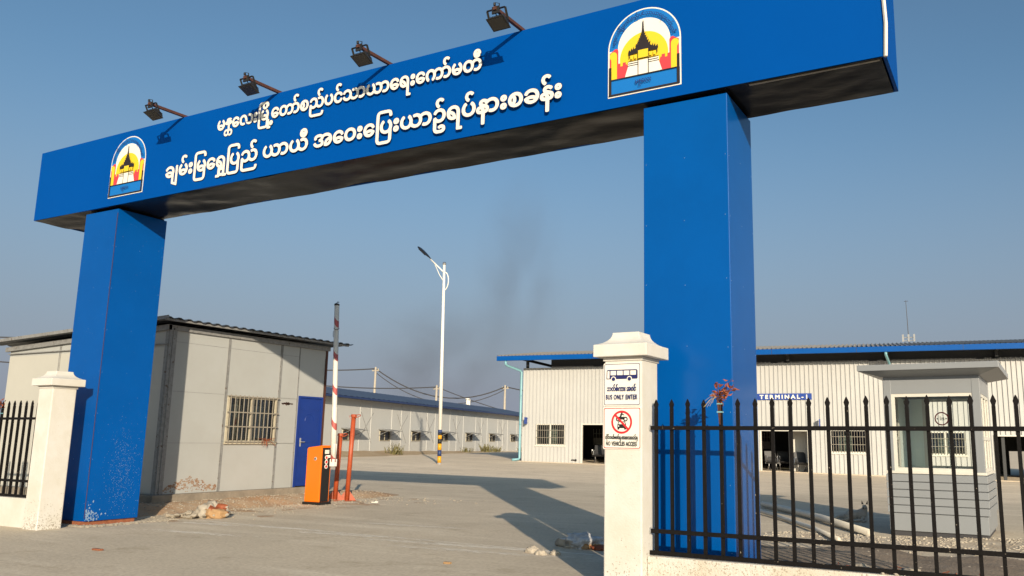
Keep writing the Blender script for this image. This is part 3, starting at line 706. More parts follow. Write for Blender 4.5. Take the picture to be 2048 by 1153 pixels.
# faint horizontal panel laps
mb = MB()
for z in (1.12, 2.16, 3.17):
    for a, b in ((YS+.16,12.29),(12.37,13.76) if z > 3 else (13.84,14.34),(13.84,14.34)): mb.box(XF+.0005, XF+.003, a, b, z, z+.006)
mb.build('panel_lap', M['grey_trim'], of)
mb = MB(); mb.box(XF+.002, XF+.05, YS-.1, YN+.05, 3.40, 3.50); mb.box(XW, XF+.05, YS-.05, YS-.002, 3.10, 3.12)
mb.add([(XW-.1,YS-.07,ztop(XW)-.08),(XF+.05,YS-.07,ztop(XF)-.05),(XF+.05,YS-.07,ztop(XF)+.06),(XW-.1,YS-.07,ztop(XW)+.02),(XW-.1,YS-.003,ztop(XW)-.08),(XF+.05,YS-.003,ztop(XF)-.05),(XF+.05,YS-.003,ztop(XF)+.06),(XW-.1,YS-.003,ztop(XW)+.02)],
       [(0,1,2,3),(7,6,5,4),(0,4,5,1),(1,5,6,2),(2,6,7,3),(3,7,4,0)])
mb.build('fascia', M['grey_trim'], of)
# corrugated roof sheet: waves seen along the east eave
mb = MB(); n = 92; ya, yb = YS-.3, YN+.55; prof = []
for i in range(n+1):
    y = ya+(yb-ya)*i/n; prof.append((y, .025 if (i//2) % 2 == 0 else 0.0))
vs = []; fs = []
for xx in (XW-.6, XF+.32):
    for dz in (0, -.015):
        for y, h in prof: vs.append((xx, y, 3.60-(XF+.32-xx)*.035+h+dz))
q = n+1
for i in range(n):
    fs += [(i,i+1,2*q+i+1,2*q+i),(q+i+1,q+i,3*q+i,3*q+i+1),(i+1,i,q+i,q+i+1),(2*q+i,2*q+i+1,3*q+i+1,3*q+i)]
mb.add(vs, fs); mb.build('roof', M['roof_dark'], of)
mb = MB(); mb.bar((XW-.6, YS-.31, 3.60-6.6*.035+.01), (XF+.34, YS-.31, 3.61), .02, .07); mb.bar((XF+.25, ya, 3.57), (XF+.25, yb-.1, 3.57), .05, .04); mb.build('eave_trim', M['grey_trim'], of)
# window
wn = MB(); fr = .05
wn.box(XF-.05,XF+.025,wy0,wy0+fr,wz0,wz1); wn.box(XF-.05,XF+.025,wy1-fr,wy1,wz0,wz1); wn.box(XF-.05,XF+.025,wy0+fr,wy1-fr,wz0,wz0+fr); wn.box(XF-.05,XF+.025,wy0+fr,wy1-fr,wz1-fr,wz1)
wm = (wy0+wy1)/2; wn.box(XF-.045,XF+.0,wm-.035,wm+.035,wz0+fr,wz1-fr); wn.box(XF-.05,XF+.045,wy0-.02,wy1+.02,wz0-.03,wz0)
W_ = wn.build('window', M['frame_cream'], of)
mb = MB(); mb.box(XF-.035,XF-.03,wy0+fr,wm-.036,wz0+fr,wz1-fr); mb.box(XF-.025,XF-.02,wm+.036,wy1-fr,wz0+fr,wz1-fr); mb.build('pane', M['glass_dark'], W_)
mb = MB(); mb.box(XF-.14,XF-.12,wm+.12,wy1-.22,wz0+.05,wz1-.2); mb.box(XF-.24,XF-.22,wy0+.18,wm-.1,wz0+.08,wz1-.18); mb.build('pale_board', M['curtain'], W_)
mb = MB()
for k in range(12): y = wy0+.05+(wy1-wy0-.1)*k/11; mb.bar((XF+.06,y,wz0-.01),(XF+.06,y,wz1+.02),.016)
for z in (wz0+.02, wz0+.35, wz0+.66, wz1-.01): mb.bar((XF+.06,wy0-.02,z),(XF+.06,wy1+.02,z),.02,.024)
for y in (wy0, wy1):
    for z in (wz0+.35, wz1-.01): mb.bar((XF,y,z),(XF+.06,y,z),.018)
mb.build('grille', M['bar_grey'], W_)
# blue door
dr = MB(); dr.box(XF-.04,XF+.005,dy0+.045,dy1-.045,.13,dz1-.045)
D_ = dr.build('door', M['door_blue'], of, .004)
mb = MB(); mb.box(XF-.05,XF+.03,dy0,dy0+.045,.111,dz1); mb.box(XF-.05,XF+.03,dy1-.045,dy1,.111,dz1); mb.box(XF-.05,XF+.03,dy0+.045,dy1-.045,dz1-.045,dz1); mb.build('door_frame', M['door_blue'], D_)
mb = MB(); xs_ = XF+.006; cy = (dy0+dy1)/2
for z, g in ((1.93,.13),(1.64,.20),(1.56,.24)):
    for s in (-1,1): mb.bar((xs_,cy+s*g,z),(xs_,cy+s*.30,z),.014)
pts = [(xs_, cy+.14*math.cos(R(a)), 1.66+.16*math.sin(R(a))) for a in range(0,181,20)]; mb.tube(pts, .007, 5)
for z0_, z1_ in ((.30,.70),(.82,1.15)):
    for s in (-1,1): mb.bar((xs_,cy+s*.28,z0_),(xs_,cy+s*.28,z1_),.012)
    for z in (z0_, z1_): mb.bar((xs_,cy-.28,z),(xs_,cy+.28,z),.012)
mb.build('moulding', M['door_blue'], D_)
mb = MB(); mb.box(XF+.006,XF+.014,dy0+.12,dy0+.16,1.05,1.25); mb.bar((XF+.045,dy0+.14,1.16),(XF+.045,dy0+.25,1.16),.014); mb.bar((XF+.01,dy0+.14,1.16),(XF+.045,dy0+.14,1.16),.014); mb.build('handle', M['galv'], D_)
# peeling reddish mud along the wall foot
mb = MB()
for i in range(900):
    y = random.uniform(10.95, 12.28); top = .33+.09*math.sin(y*5)+.08*noise.noise(Vector((y*9,0,0))); z = .12+(top-.12)*random.random()**.5
    if noise.noise(Vector((y*14, z*22, 3))) < -.12+.3*(.25-z): continue
    r = random.uniform(.005,.017); mb.poly([(y+r*math.cos(a)*random.uniform(.6,1.6), z+r*math.sin(a)*random.uniform(.5,1)) for a in (0,1,2,3,4,5)], lambda u,v,d: (XF+.0025+.0015*random.random()*0+i*1e-6, u, v), 0)
mb.build('mud_splash', M['mud'], of)
mb = MB()
for i in range(40):
    y = 14.05+random.gauss(0,.07); z = 2.04+random.uniform(-.03,.03)*(1-abs(y-14.05)*5); r = random.uniform(.012,.03)
    mb.poly([(y+r*math.cos(a)*random.uniform(.6,1.4), z+r*math.sin(a)*.6) for a in (0,1,2,3,4,5)], lambda u,v,d: (XF+.004, u, v), 0)
mb.build('rust_stain', M['rust'], of)
mb = MB()
for i in range(26):
    p = Vector((0,0,1.25))+.86*(Vector((XF+.07, wy1-.32, wz0+.06))-Vector((0,0,1.25))) + Vector((0, random.gauss(0,.03), 0)); q = p+Vector((random.uniform(0,.05), random.gauss(0,.10), random.uniform(-.14,.05))); mb.tube([p,(p+q)/2+Vector((0,0,.02)),q], .004, 4)
o = mb.build('straw_tuft', M['leaf_dry']); tag(o, 'tuft of dry straw caught in the window grille of the site office', 'straw tuft')

of.scale = (.86,)*3; of.location = Vector((0,0,1.25)) + (Vector(of.location)-Vector((0,0,1.25)))*.86
# ------------------------------------------------------------------ boom barrier and orange posts
bb = thing('boom_barrier', (-12.03, 12.02, 0), 'orange boom barrier cabinet with its striped arm raised upright', 'barrier')
bx0, bx1, by0, by1 = -12.22, -11.845, 11.893, 12.16
mb = MB(); mb.add([(bx0,by0,.05),(bx1,by0,.05),(bx1,by1,.05),(bx0,by1,.05),(bx0,by0,1.045),(bx0+.025,by0,1.075),(bx1,by0,1.115),(bx1,by1,1.115),(bx0+.025,by1,1.075),(bx0,by1,1.045)],
       [(3,2,1,0),(0,1,6,5,4),(1,2,7,6),(2,3,9,8,7),(3,0,4,9),(4,5,8,9),(5,6,7,8)])
B_ = mb.build('cabinet', M['orange'], bb, .012)
mb = MB(); mb.box(bx0-.02,bx1+.03,by0-.025,by1+.03,-.01,.05); mb.build('base_plate', M['black_panel'], bb)
mb = MB(); mb.box(bx1+.001,bx1+.010,by0+.03,by1-.035,.06,1.07); mb.build('front_panel', M['black_panel'], B_)
mb = MB(); mb.box(bx1+.010,bx1+.013,by0+.08,by0+.19,.955,1.03); mb.build('white_sticker', M['sign_white'], B_)
for z in (.885,.80,.715):
    mb = MB(); mb.lathe((bx1+.010,by0+.13,z), [(.042,0),(.042,.003),(.030,.0035)], 18, 'x'); mb.build('round_sticker', M['sign_white'], B_)
    mb = MB(); mb.lathe((bx1+.0138,by0+.13,z), [(.026,0),(.026,.0012)], 14, 'x'); mb.build('sticker_centre', M['sign_red'], B_)
mb = MB(); mb.lathe((bx0+.235,by0,.86), [(.034,0),(.034,-.010),(.026,-.014),(.012,-.015)], 18, 'y'); mb.build('lock', M['galv'], B_)
mb = MB(); mb.lathe((bx0+.235,by0-.0152,.86), [(.016,0),(.016,-.003)], 12, 'y'); mb.build('keyhole', M['black_panel'], B_)
M['boom'] = stripes('red_white_boom', .62, .20, 1.3, (.62,.58,.52), (.40,.095,.085))
mb = MB(); a = Vector((-11.70,12.07,.80)); b = Vector((-11.86,12.07,3.86)); mb.tube([a, a.lerp(b,.34), a.lerp(b,.345), b], [.056,.055,.048,.048], 8); mb.build('arm', M['boom'], bb)
mb = MB(); mb.tube([b, b+Vector((-.002,0,.03)), b+Vector((0,0,.045))], [.052,.052,.03], 10); mb.tube([b+Vector((-.02,0,.04)), b+Vector((.02,0,.075)), b+Vector((.05,0,.06))], .008, 6); mb.build('end_cap', M['dark_metal'], bb)
mb = MB(); mb.box(-11.75,-11.65,12.02,12.12,.72,.86); mb.box(-11.845,-11.75,12.04,12.10,.88,.93); mb.box(-11.74,-11.665,12.03,12.11,.86,1.15); mb.build('arm_clamp', M['lamp_white'], bb, .008)
mb = MB(); c_ = a.lerp(b,.845); mb.tube([c_+Vector((.05*math.cos(t_),.05*math.sin(t_),.02*math.sin(2*t_)))*1.05 for t_ in [i*.7 for i in range(10)]]+[c_+Vector((-.08,0,-.05)), c_+Vector((-.075,0,-.14)), c_+Vector((-.05,0,-.16))], .006, 5); mb.build('wire', M['cable'], bb)
def steel_post(x, y, h, lean, label):
    o = thing('steel_post', (x, y, 0), label, 'post', 'orange steel posts beside the barrier')
    mb = MB(); mb.tube([(x,y,0),(x+lean,y,h)], .047, 14); mb.build('pipe', M['post_orange'], o)
    mb = MB(); mb.box(x-.13,x+.13,y-.13,y+.13,-.005,.012)
    for k in range(4):
        a = R(45+90*k); dx, dy = math.cos(a), math.sin(a); px, py = -dy*.005, dx*.005
        q = [(.045,.012),(.165,.012),(.165,.03),(.05,.19)]
        mb.add([(x+dx*r+px,y+dy*r+py,z) for r,z in q]+[(x+dx*r-px,y+dy*r-py,z) for r,z in q], [(0,1,2,3),(7,6,5,4),(0,4,5,1),(1,5,6,2),(2,6,7,3),(3,7,4,0)])
    mb.build('gusset_foot', M['post_orange'], o)
    t_ = Vector((x+lean,y,h)); mb = MB(); mb.lathe(t_-Vector((0,0,.05)), [(.06,0),(.06,.045),(.05,.055)], 14); mb.tube([t_+Vector((.10+.07*math.cos(u), .0+.05*math.sin(u), -.03+.03*math.sin(u))) for u in [i*math.pi/8 for i in range(17)]], .008, 5)
    mb.tube([t_+Vector((-.05,0,-.04)), t_+Vector((-.13,0,-.02)), t_+Vector((-.10,.02,-.10))], .004, 4)
    mb.build('wire_ring', M['post_orange'], o)
steel_post(-12.43, 12.93, 1.35, .05, 'shorter orange steel post nearer the barrier cabinet')
steel_post(-12.22, 13.05, 1.74, .06, 'taller orange steel post at the right of the pair')

# ------------------------------------------------------------------ street lamp
sx, sy, sz = -21.35, 28.08, .10
sl_ = thing('street_lamp', (sx, sy, sz), 'tall white street lamp with banded foot in the yard', 'street lamp')
lean = Vector((-.155, 0, 8.68)); pt = lambda h: Vector((sx,sy,sz)) + lean*(h/8.68)
mb = MB(); mb.tube([pt(1.42),pt(8.60)], [.078,.055], 16); mb.build('pole', M['lamp_white'], sl_)
bz = [0,.20,.47,.72,.98,1.17,1.33,1.42]
bcol = ['concrete_pole','yellow','navy','yellow','black','yellow','black','navy']
for i, h0 in enumerate(bz[:-1]):
    h1 = bz[i+1]; mb = MB(); mb.tube([pt(h0),pt(h1)], [.083]*2, 16); mb.build('paint_band', M[['galv','yellow','navy','yellow','black','yellow','black'][i]], sl_)
mb = MB(); mb.tube([pt(1.42),pt(1.55)], .084, 16); mb.build('paint_band', M['navy'], sl_)
mb = MB(); p = pt(8.60); mb.lathe(p, [(.055,0),(.08,.03),(.085,.07),(.06,.12),(.015,.14)], 14); mb.build('finial', M['chrome'], sl_)
arm0, arm1 = pt(8.26), Vector((-22.27, 28.08, 9.03))
mb = MB(); mb.tube([arm0+Vector((.05,0,-.04)), arm1], .032, 10); mb.tube([pt(7.85), Vector((-21.75,28.08,8.30)), arm0.lerp(arm1,.72)], .018, 8)
cc = pt(7.88); mb.tube([cc+Vector((.02+.22*math.sin(t_), 0, .40*math.cos(t_))) for t_ in [i*math.pi/12 for i in range(13)]], .024, 8); mb.build('bracket_arm', M['lamp_white'], sl_)
ax = (arm1-arm0).normalized(); Mh = Matrix.Translation(arm1) @ ax.to_track_quat('X','Z').to_matrix().to_4x4()
mb = MB(Mh); vs = []; fs = []; prof = [(-.02,.05),(.1,.075),(.25,.13),(.5,.17),(.7,.175),(.85,.14),(.93,.07),(.96,.01)]
for X_, w_ in prof:
    for k in range(12): t_ = 2*math.pi*k/12; vs.append((X_, w_*math.cos(t_), .25*w_*math.sin(t_)+.02))
for i in range(len(prof)-1):
    for k in range(12): fs.append((i*12+k, i*12+(k+1)%12, (i+1)*12+(k+1)%12, (i+1)*12+k))
fs += [tuple(range(12)), tuple(len(vs)-12+k for k in range(12))]
mb.smooth = True; mb.add(vs, fs); H_ = mb.build('lamp_head', M['black_panel'], sl_)
mb = MB(Mh)
for k in range(5): mb.box(.33+.1*k, .40+.1*k, -.10, .10, -.034, -.026)
mb.build('led_panel', M['lamp_glass'], H_)

# ------------------------------------------------------------------ long prefab shed beyond the yard
sh = thing('long_shed', (FA.x, FA.y, 0), 'long grey prefab shed with blue roof and awnings across the yard', 'building')
SW = [(2.1,'a'),(6.5,'b'),(11.0,'c'),(15.8,'d'),(20.8,'e'),(26.2,'f'),(31.9,'g'),(37.6,'h')]
SA, SB = -5, 42; ZT = 3.52
mb = MB(MF); cuts = sorted([c for c, _ in SW]); prev = SA
for c in cuts:
    mb.box(prev, c-.70, -.08, 0, -.1, ZT); mb.box(c-.70, c+.70, -.08, 0, -.1, 1.13); mb.box(c-.70, c+.70, -.08, 0, 1.71, ZT); prev = c+.70
mb.box(prev, SB, -.08, 0, -.1, ZT); mb.box(SA, SB, -.9, -.8, 0, ZT); mb.box(SA, SA+.08, -9, -.9, -.1, ZT); mb.box(SB-.08, SB, -9, -.9, -.1, ZT)
s = SA+.2
while s < SB-.1:
    if all(abs(s-c) > .74 for c, _ in SW): mb.box(s-.02, s+.02, 0, .022, .1, ZT-.02)
    s += 1.35
mb.build('wall', M['grey_wall2'], sh)
mb = MB(MF); n = 150
for a, b, za, zb in ((.55,-4.5,3.50,4.42),(-4.5,-9.5,4.42,3.5)):
    vs = []; fs = []
    for i in range(n+1):
        s = SA-.5+(SB-SA+1)*i/n; h = .03 if i % 2 else 0
        vs += [(s,a,za+h),(s,b,zb+h)]
    for i in range(n): fs.append((2*i,2*i+2,2*i+3,2*i+1))
    mb.add(vs, fs)
mb.build('roof', M['roof_blue'], sh)
mb = MB(MF); mb.box(SA-.4,SB+.4,.50,.56,3.40,3.50); mb.box(SA-.4,SB+.4,-.1,.5,3.42,3.44); mb.build('eave_board', M['navy'], sh)
for c, _ in SW:
    w2 = MB(MF); w2.box(c-.68,c-.645,-.05,.03,1.13,1.71); w2.box(c+.645,c+.68,-.05,.03,1.13,1.71); w2.box(c-.64,c+.64,-.05,.03,1.13,1.18); w2.box(c-.64,c+.64,-.05,.03,1.66,1.71); w2.box(c-.03,c+.03,-.05,.02,1.18,1.66)
    wo = w2.build('window', M['frame_cream'], sh)
    mb = MB(MF); mb.box(c-.64,c+.64,-.04,-.03,1.18,1.66); mb.build('pane', M['dark_pane'], wo)
    mb = MB(MF)
    for k in range(9): mb.box(c-.6+.15*k-.008, c-.6+.15*k+.008, .035, .05, 1.15, 1.69)
    mb.box(c-.66,c+.66,.035,.05,1.40,1.42); mb.build('grille', M['dark_metal'], wo)
    mb = MB(MF); mb.add([(c-.85,.0,1.80),(c+.85,.0,1.80),(c+.85,.75,1.70),(c-.85,.75,1.70),(c-.85,.0,1.83),(c+.85,.0,1.83),(c+.85,.75,1.73),(c-.85,.75,1.73)], [(3,2,1,0),(4,5,6,7),(0,1,5,4),(1,2,6,5),(2,3,7,6),(3,0,4,7)])
    for q in (-.8,.8): mb.bar((c+q,.01,1.45),(c+q,.6,1.72),.022)
    mb.build('awning', M['grey_trim'], wo)
for c in (4.3, 9.0, 13.4, 18.3, 23.5, 29.0):
    mb = MB(MF); mb.bar((c-.9,.012,2.75),(c+.5,.012,1.0),.018); mb.bar((c+.6,.012,2.75),(c-.9,.012,1.35),.018); mb.build('cross_brace', M['grey_trim'], sh)
mb = MB(MF); mb.lathe((32.1,-4.5,4.42), [(.12,0),(.12,.45),(.2,.5),(.2,.58)], 10); mb.lathe((32.5,-4.5,4.42), [(.12,0),(.12,.4),(.18,.5)], 10); mb.build('roof_vent', M['sign_white'], sh)

# weeds along the bank
def weed(s, q, n, hh, label):
    p = MF @ Vector((s, q, 0)); p.z = bank2(s, q)
    mb = MB()
    for i in range(n):
        a = random.uniform(0,6.28); r = random.uniform(0,.55); b = Vector((p.x+r*math.cos(a), p.y+r*math.sin(a), p.z-.02))
        h = random.uniform(.25,1)*hh; t_ = b+Vector((random.gauss(0,.16),random.gauss(0,.16),h)); sd = Vector((random.gauss(0,1),random.gauss(0,1),0)).normalized()*.02
        mb.add([b-sd,b+sd,(b+t_)/2+sd*1.2+Vector((0,0,h*.1)),t_], [(0,1,2,3)])
        for k in range(3):
            c = b.lerp(t_, random.uniform(.3,1)); d = Vector((random.gauss(0,1),random.gauss(0,1),random.gauss(.3,.5))).normalized()*.11; sd2 = Vector((-d.y,d.x,.02)).normalized()*.025
            mb.add([c,c+d*.5+sd2,c+d,c+d*.5-sd2], [(0,1,2,3)])
    o = mb.build('weed_clump', M['weed']); tag(o, label, 'weed', 'weeds along the soil bank')
weed(4.6, 1.6, 60, .75, 'dry weed clump on the soil bank just right of the tall orange post')
weed(21.5, 1.2, 90, .7, 'broad weed clump on the soil bank just right of the street lamp')
weed(23.0, 1.5, 60, .5, 'low weed clump on the soil bank between the lamp and the terminal')
weed(31.5, 1.2, 70, .5, 'weed clump on the soil bank nearest the terminal')
weed(17.6, 1.0, 40, .4, 'small weed clump on the soil bank behind the street lamp foot')

# ------------------------------------------------------------------ terminal building
TP = Vector((-21.484, 34.762, 0)); TU = Vector((.98978, .14263, 0)); TN = Vector((-.14263, .98978, 0))
MT = Matrix(((TU.x,TN.x,0,TP.x),(TU.y,TN.y,0,TP.y),(0,0,1,0),(0,0,0,1)))     # local (along, inwards, z)
tb = thing('terminal_building', (TP.x, TP.y, 0), 'cream ribbed terminal hall with blue gutter across the yard', 'building')
tgz = lambda s: .27-.0195*s
def ribbed(mb, s0, s1, z0, z1, n0=0.0):
    """profiled sheet: flat pans with narrow raised ribs every 0.19 m, fixed to a global rhythm"""
    prof = [(s0, n0)]; k = math.floor(s0/.19)
    while k*.19 < s1:
        c = k*.19
        for ds, dn in ((-.030,0),(-.018,-.042),(.018,-.042),(.030,0)):
            if s0 < c+ds < s1: prof.append((c+ds, n0+dn))
        k += 1
    prof.append((s1, n0)); m_ = len(prof)
    vs = [(s, n, z0) for s, n in prof]+[(s, n, z1) for s, n in prof]
    mb.add(vs, [(i,i+1,m_+i+1,m_+i) for i in range(m_-1)])
    mb.add([(s0,n0+.05,z0),(s1,n0+.05,z0),(s1,n0+.05,z1),(s0,n0+.05,z1),(s0,n0,z0),(s1,n0,z0),(s1,n0,z1),(s0,n0,z1)], [(0,1,2,3),(0,4,7,3),(1,5,6,2),(3,2,6,7),(0,1,5,4)])
OPEN = [('w',.74,2.24,1.04,2.06),('d',3.06,5.25,0,2.08),('d',11.46,13.56,0,1.845),('w',14.44,16.01,.885,1.857),('w',18.25,19.75,.86,1.80),('d',20.8,25.4,0,1.69),('w',6.6,8.1,.98,2.0)]
WT = 4.78; SE = 30
mb = MB(MT); prev = 0
for k, a, b, z0, z1 in sorted(OPEN, key=lambda q: q[1]):
    ribbed(mb, prev, a, tgz((prev+a)/2)-.2 if True else 0, WT)
    ribbed(mb, a, b, z1, WT)
    if k == 'w': ribbed(mb, a, b, -.3, z0)
    prev = b
ribbed(mb, prev, SE, -.5, WT)
mb.box(-.0, .05, .05, 11, -.2, WT); mb.box(SE-.05, SE, .05, 11, -.5, WT)
mb.build('wall', M['cream_wall'], tb)
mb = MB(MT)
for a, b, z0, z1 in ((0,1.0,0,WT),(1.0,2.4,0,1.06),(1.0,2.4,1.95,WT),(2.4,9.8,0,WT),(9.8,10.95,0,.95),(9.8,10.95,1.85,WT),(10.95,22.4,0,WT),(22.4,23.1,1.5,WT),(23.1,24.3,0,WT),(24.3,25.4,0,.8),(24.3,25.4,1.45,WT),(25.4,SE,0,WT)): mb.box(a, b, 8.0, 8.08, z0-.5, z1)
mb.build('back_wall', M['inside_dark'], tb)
mb = MB(MT); mb.box(.06, SE-.06, .06, 8.0, -.35, -.30)
mb.add([(0,.055,.22),(SE,.055,-.28),(SE,7.99,-.28),(0,7.99,.22)], [(0,1,2,3)]); mb.build('floor', M['plinth'], tb)
mb = MB(MT); mb.add([(-.05,-.42,.22),(SE,-.42,-.33),(SE,.0,-.33),(-.05,.0,.22),(-.05,-.42,.28),(SE,-.42,-.27),(SE,.0,-.27),(-.05,.0,.28)],[(3,2,1,0),(4,5,6,7),(0,1,5,4),(1,2,6,5),(2,3,7,6),(3,0,4,7)]); mb.build('kerb', M['ground'], tb)
# roof: low pitched ribbed sheet
mb = MB(MT); n = 170
for na, nb, za, zb in ((-1.0,4.5,5.30,6.03),(4.5,10.0,6.03,5.30)):
    vs = []; fs = []
    for i in range(n+1):
        base = -.95+(SE+1.9)*i/n
        for ds, h in ((-.03,0),(-.012,.05),(.012,.05),(.03,0)): vs += [(base+ds,na,za+h),(base+ds,nb,zb+h)]
    m_ = 4*(n+1)
    for i in range(m_-1): fs.append((2*i,2*i+2,2*i+3,2*i+1))
    mb.add(vs, fs)
mb.build('roof', M['roof_grey'], tb)
mb = MB(MT); mb.box(-.95, SE+.95, -1.14, -1.0, 5.06, 5.285)
gt = mb.build('gutter', M['gutter_blue'], tb, .01)
mb = MB(MT)
for s in (4.0, 9.5, 12.2, 15.7, 19.8, 24.5): mb.box(s-.01, s+.01, -1.146, -1.141, 5.05, 5.29)
mb.build('gutter_joint', M['navy'], gt)
mb = MB(MT)
for s in [0.15+4.2*i for i in range(8)]:
    mb.box(s-.06, s+.06, .1, .22, tgz(s)-.3, 5.35); mb.box(s-.05, s+.05, -.9, 9.5, 5.12, 5.24)
for n_ in (-.6,.1,1.6,3.0): mb.box(-.8, SE+.8, n_-.04, n_+.04, 5.24+(n_+1)*.125, 5.30+(n_+1)*.125)
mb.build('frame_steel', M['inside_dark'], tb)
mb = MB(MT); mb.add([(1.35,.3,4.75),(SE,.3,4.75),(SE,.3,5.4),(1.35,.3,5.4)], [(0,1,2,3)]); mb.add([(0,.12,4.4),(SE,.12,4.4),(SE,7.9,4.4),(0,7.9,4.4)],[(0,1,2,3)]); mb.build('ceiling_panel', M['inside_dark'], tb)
def downpipe(s):
    mb = MB(MT); z0 = tgz(s)
    mb.tube([(s-.50,-1.05,5.06),(s-.50,-1.05,4.90),(s-.47,-.98,4.84),(s-.12,-.16,4.66),(s-.06,-.12,4.58),(s-.06,-.12,z0+.14),(s-.10,-.16,z0+.08),(s-.32,-.42,z0+.06)], .06, 10)
    for z in (2.0, 3.4): mb.tube([(s-.06,-.12,z),(s-.06,-.12,z+.06)], .075, 10)
    mb.build('downpipe', M['cyan_pipe'], tb)
downpipe(0)
mb = MB(MT); mb.tube([(16.85,-1.05,5.06),(16.85,-1.05,4.95),(16.92,-.5,4.80),(16.98,-.12,4.66),(16.98,-.12,0)], .06, 10); mb.build('downpipe', M['cyan_pipe'], tb)
for k, a, b, z0, z1 in OPEN:
    if k == 'w':
        w2 = MB(MT)
        for q in ((a,a+.05,z0,z1),(b-.05,b,z0,z1),(a+.05,b-.05,z0,z0+.05),(a+.05,b-.05,z1-.05,z1),((a+b)/2-.03,(a+b)/2+.03,z0+.05,z1-.05)): w2.box(q[0],q[1],-.035,.05,q[2],q[3])
        w2.box(a-.06,b+.06,-.05,-.0,z0-.06,z0-.0)
        wo = w2.build('window', M['frame_white'], tb)
        mb = MB(MT); mb.box(a+.05,b-.05,.0,.008,z0+.05,z1-.05); mb.build('pane', M['glass_dark'], wo)
        mb = MB(MT); n = int((b-a)/.11)
        for i in range(n+1): s = a+.02+(b-a-.04)*i/n; mb.bar((s,-.06,z0),(s,-.06,z1),.014)
        for z in (z0+.36*(z1-z0), z0+.70*(z1-z0)): mb.bar((a,-.06,z),(b,-.06,z),.018)
        mb.build('grille', M['bar_grey'], wo)
        mb = MB(MT); mb.box(a+.35,a+.9,.5,.52,z0-.1,z1-.1); mb.build('pale_board', M['curtain'], wo)
    else:
        mb = MB(MT); g = tgz((a+b)/2)
        for q in ((a,a+.07,g-.2,z1),(b-.07,b,g-.2,z1),(a+.07,b-.07,z1-.06,z1)): mb.box(q[0],q[1],-.03,.06,q[2],q[3])
        mb.build('door_frame', M['frame_white'], tb)
for a, b, z0, z1 in ((1.0,2.4,1.06,1.95),(9.8,10.95,.95,1.85),(24.3,25.4,.8,1.45)):
    mb = MB(MT)
    for i in range(9): s = a+(b-a)*i/8; mb.bar((s,7.97,z0),(s,7.97,z1),.02)
    for t_ in (.3,.7): mb.bar((a,7.97,z0+t_*(z1-z0)),(b,7.97,z0+t_*(z1-z0)),.02)
    mb.box(a,b,8.03,8.04,z0,z1); mb.build('rear_window', M['curtain'], tb)
mb = MB(MT); mb.box(12.72,13.40,.95,1.0,-.05,1.85); mb.build('partition', M['frame_white'], tb)
# name board and small hanging signs
tn = thing('name_board', tuple(MT @ Vector((12.5,0,3.15))), 'blue TERMINAL-1 name board on the ribbed terminal wall', 'sign')
mb = MB(MT); mb.box(11.25,13.74,-.062,-.028,3.15,3.425); mb.build('plate', M['term_blue'], tn)
mb = MB(); ft = lambda u, v, d: MT @ Vector((u, -.064-d, v)); write(mb, ['TERMINAL-1'], ft, 11.50, 13.66, 3.20, None, .235, 0, .002, .22, fat=.011); mb.build('lettering', M['white_letter'], tn)
for s, z, lb in ((.30,2.05,'small blue sign jutting from the terminal corner by its downpipe'), (14.05,1.98,'small blue sign jutting from the terminal wall right of its second doorway')):
    o = thing('wall_sign', tuple(MT @ Vector((s,-.3,z))), lb, 'sign', 'small jutting signs on the terminal')
    mb = MB(MT); mb.box(s-.02,s+.02,-.42,-.14,z,z+.32); mb.build('plate', M['term_blue'], o)
    mb = MB(MT); mb.bar((s,-.14,z+.27),(s,0,z+.27),.016); mb.bar((s,-.14,z+.06),(s,0,z+.06),.016); mb.build('bracket', M['galv'], o)
    mb = MB(MT); mb.lathe((s-.021,-.28,z+.23), [(.03,0),(.03,-.002)], 10, 'x'); mb.box(s-.023,s-.021,-.32,-.24,z+.07,z+.18); mb.build('symbol', M['sign_white'], o)
mb = MB(MT); mb.tube([(2.82,-.03,.36),(2.82,-.07,.36)], .05, 10); mb.tube([(2.6,-.04,.36),(2.82,-.04,.36)], .03, 8); o = mb.build('wall_outlet', M['black_panel']); tag(o, 'small black pipe outlet low on the terminal wall', 'pipe outlet')
mb = MB(MT); mb.box(16.75,16.85,-.07,-.03,1.02,1.12); o = mb.build('socket_box', M['sign_white'], None, .006); tag(o, 'small white socket box on the terminal wall beside the booth', 'socket box')
# roof antenna
an = thing('roof_antenna', tuple(MT @ Vector((18.0,4.5,6.05))), 'thin roof mast with three small panel aerials on the terminal ridge', 'antenna')
q = MT @ Vector((18.0,4.5,0)); mb = MB(); mb.tube([(q.x,q.y,6.0),(q.x-.04,q.y,8.1)], [.022,.012], 6); mb.tube([(q.x-.12,q.y,8.06),(q.x+.06,q.y,8.06)], .012, 5); mb.build('mast', M['cable'], an)
mb = MB(); mb.tube([(q.x-.25,q.y,6.15),(q.x+.25,q.y,6.15)], .02, 6); mb.tube([(q.x-.25,q.y,6.3),(q.x+.25,q.y,6.3)], .02, 6)
for dx in (-.25,0,.25): mb.box(q.x+dx-.04,q.x+dx+.04,q.y-.06,q.y-.02,6.1,6.45)
mb.build('aerial_panel', M['galv'], an)
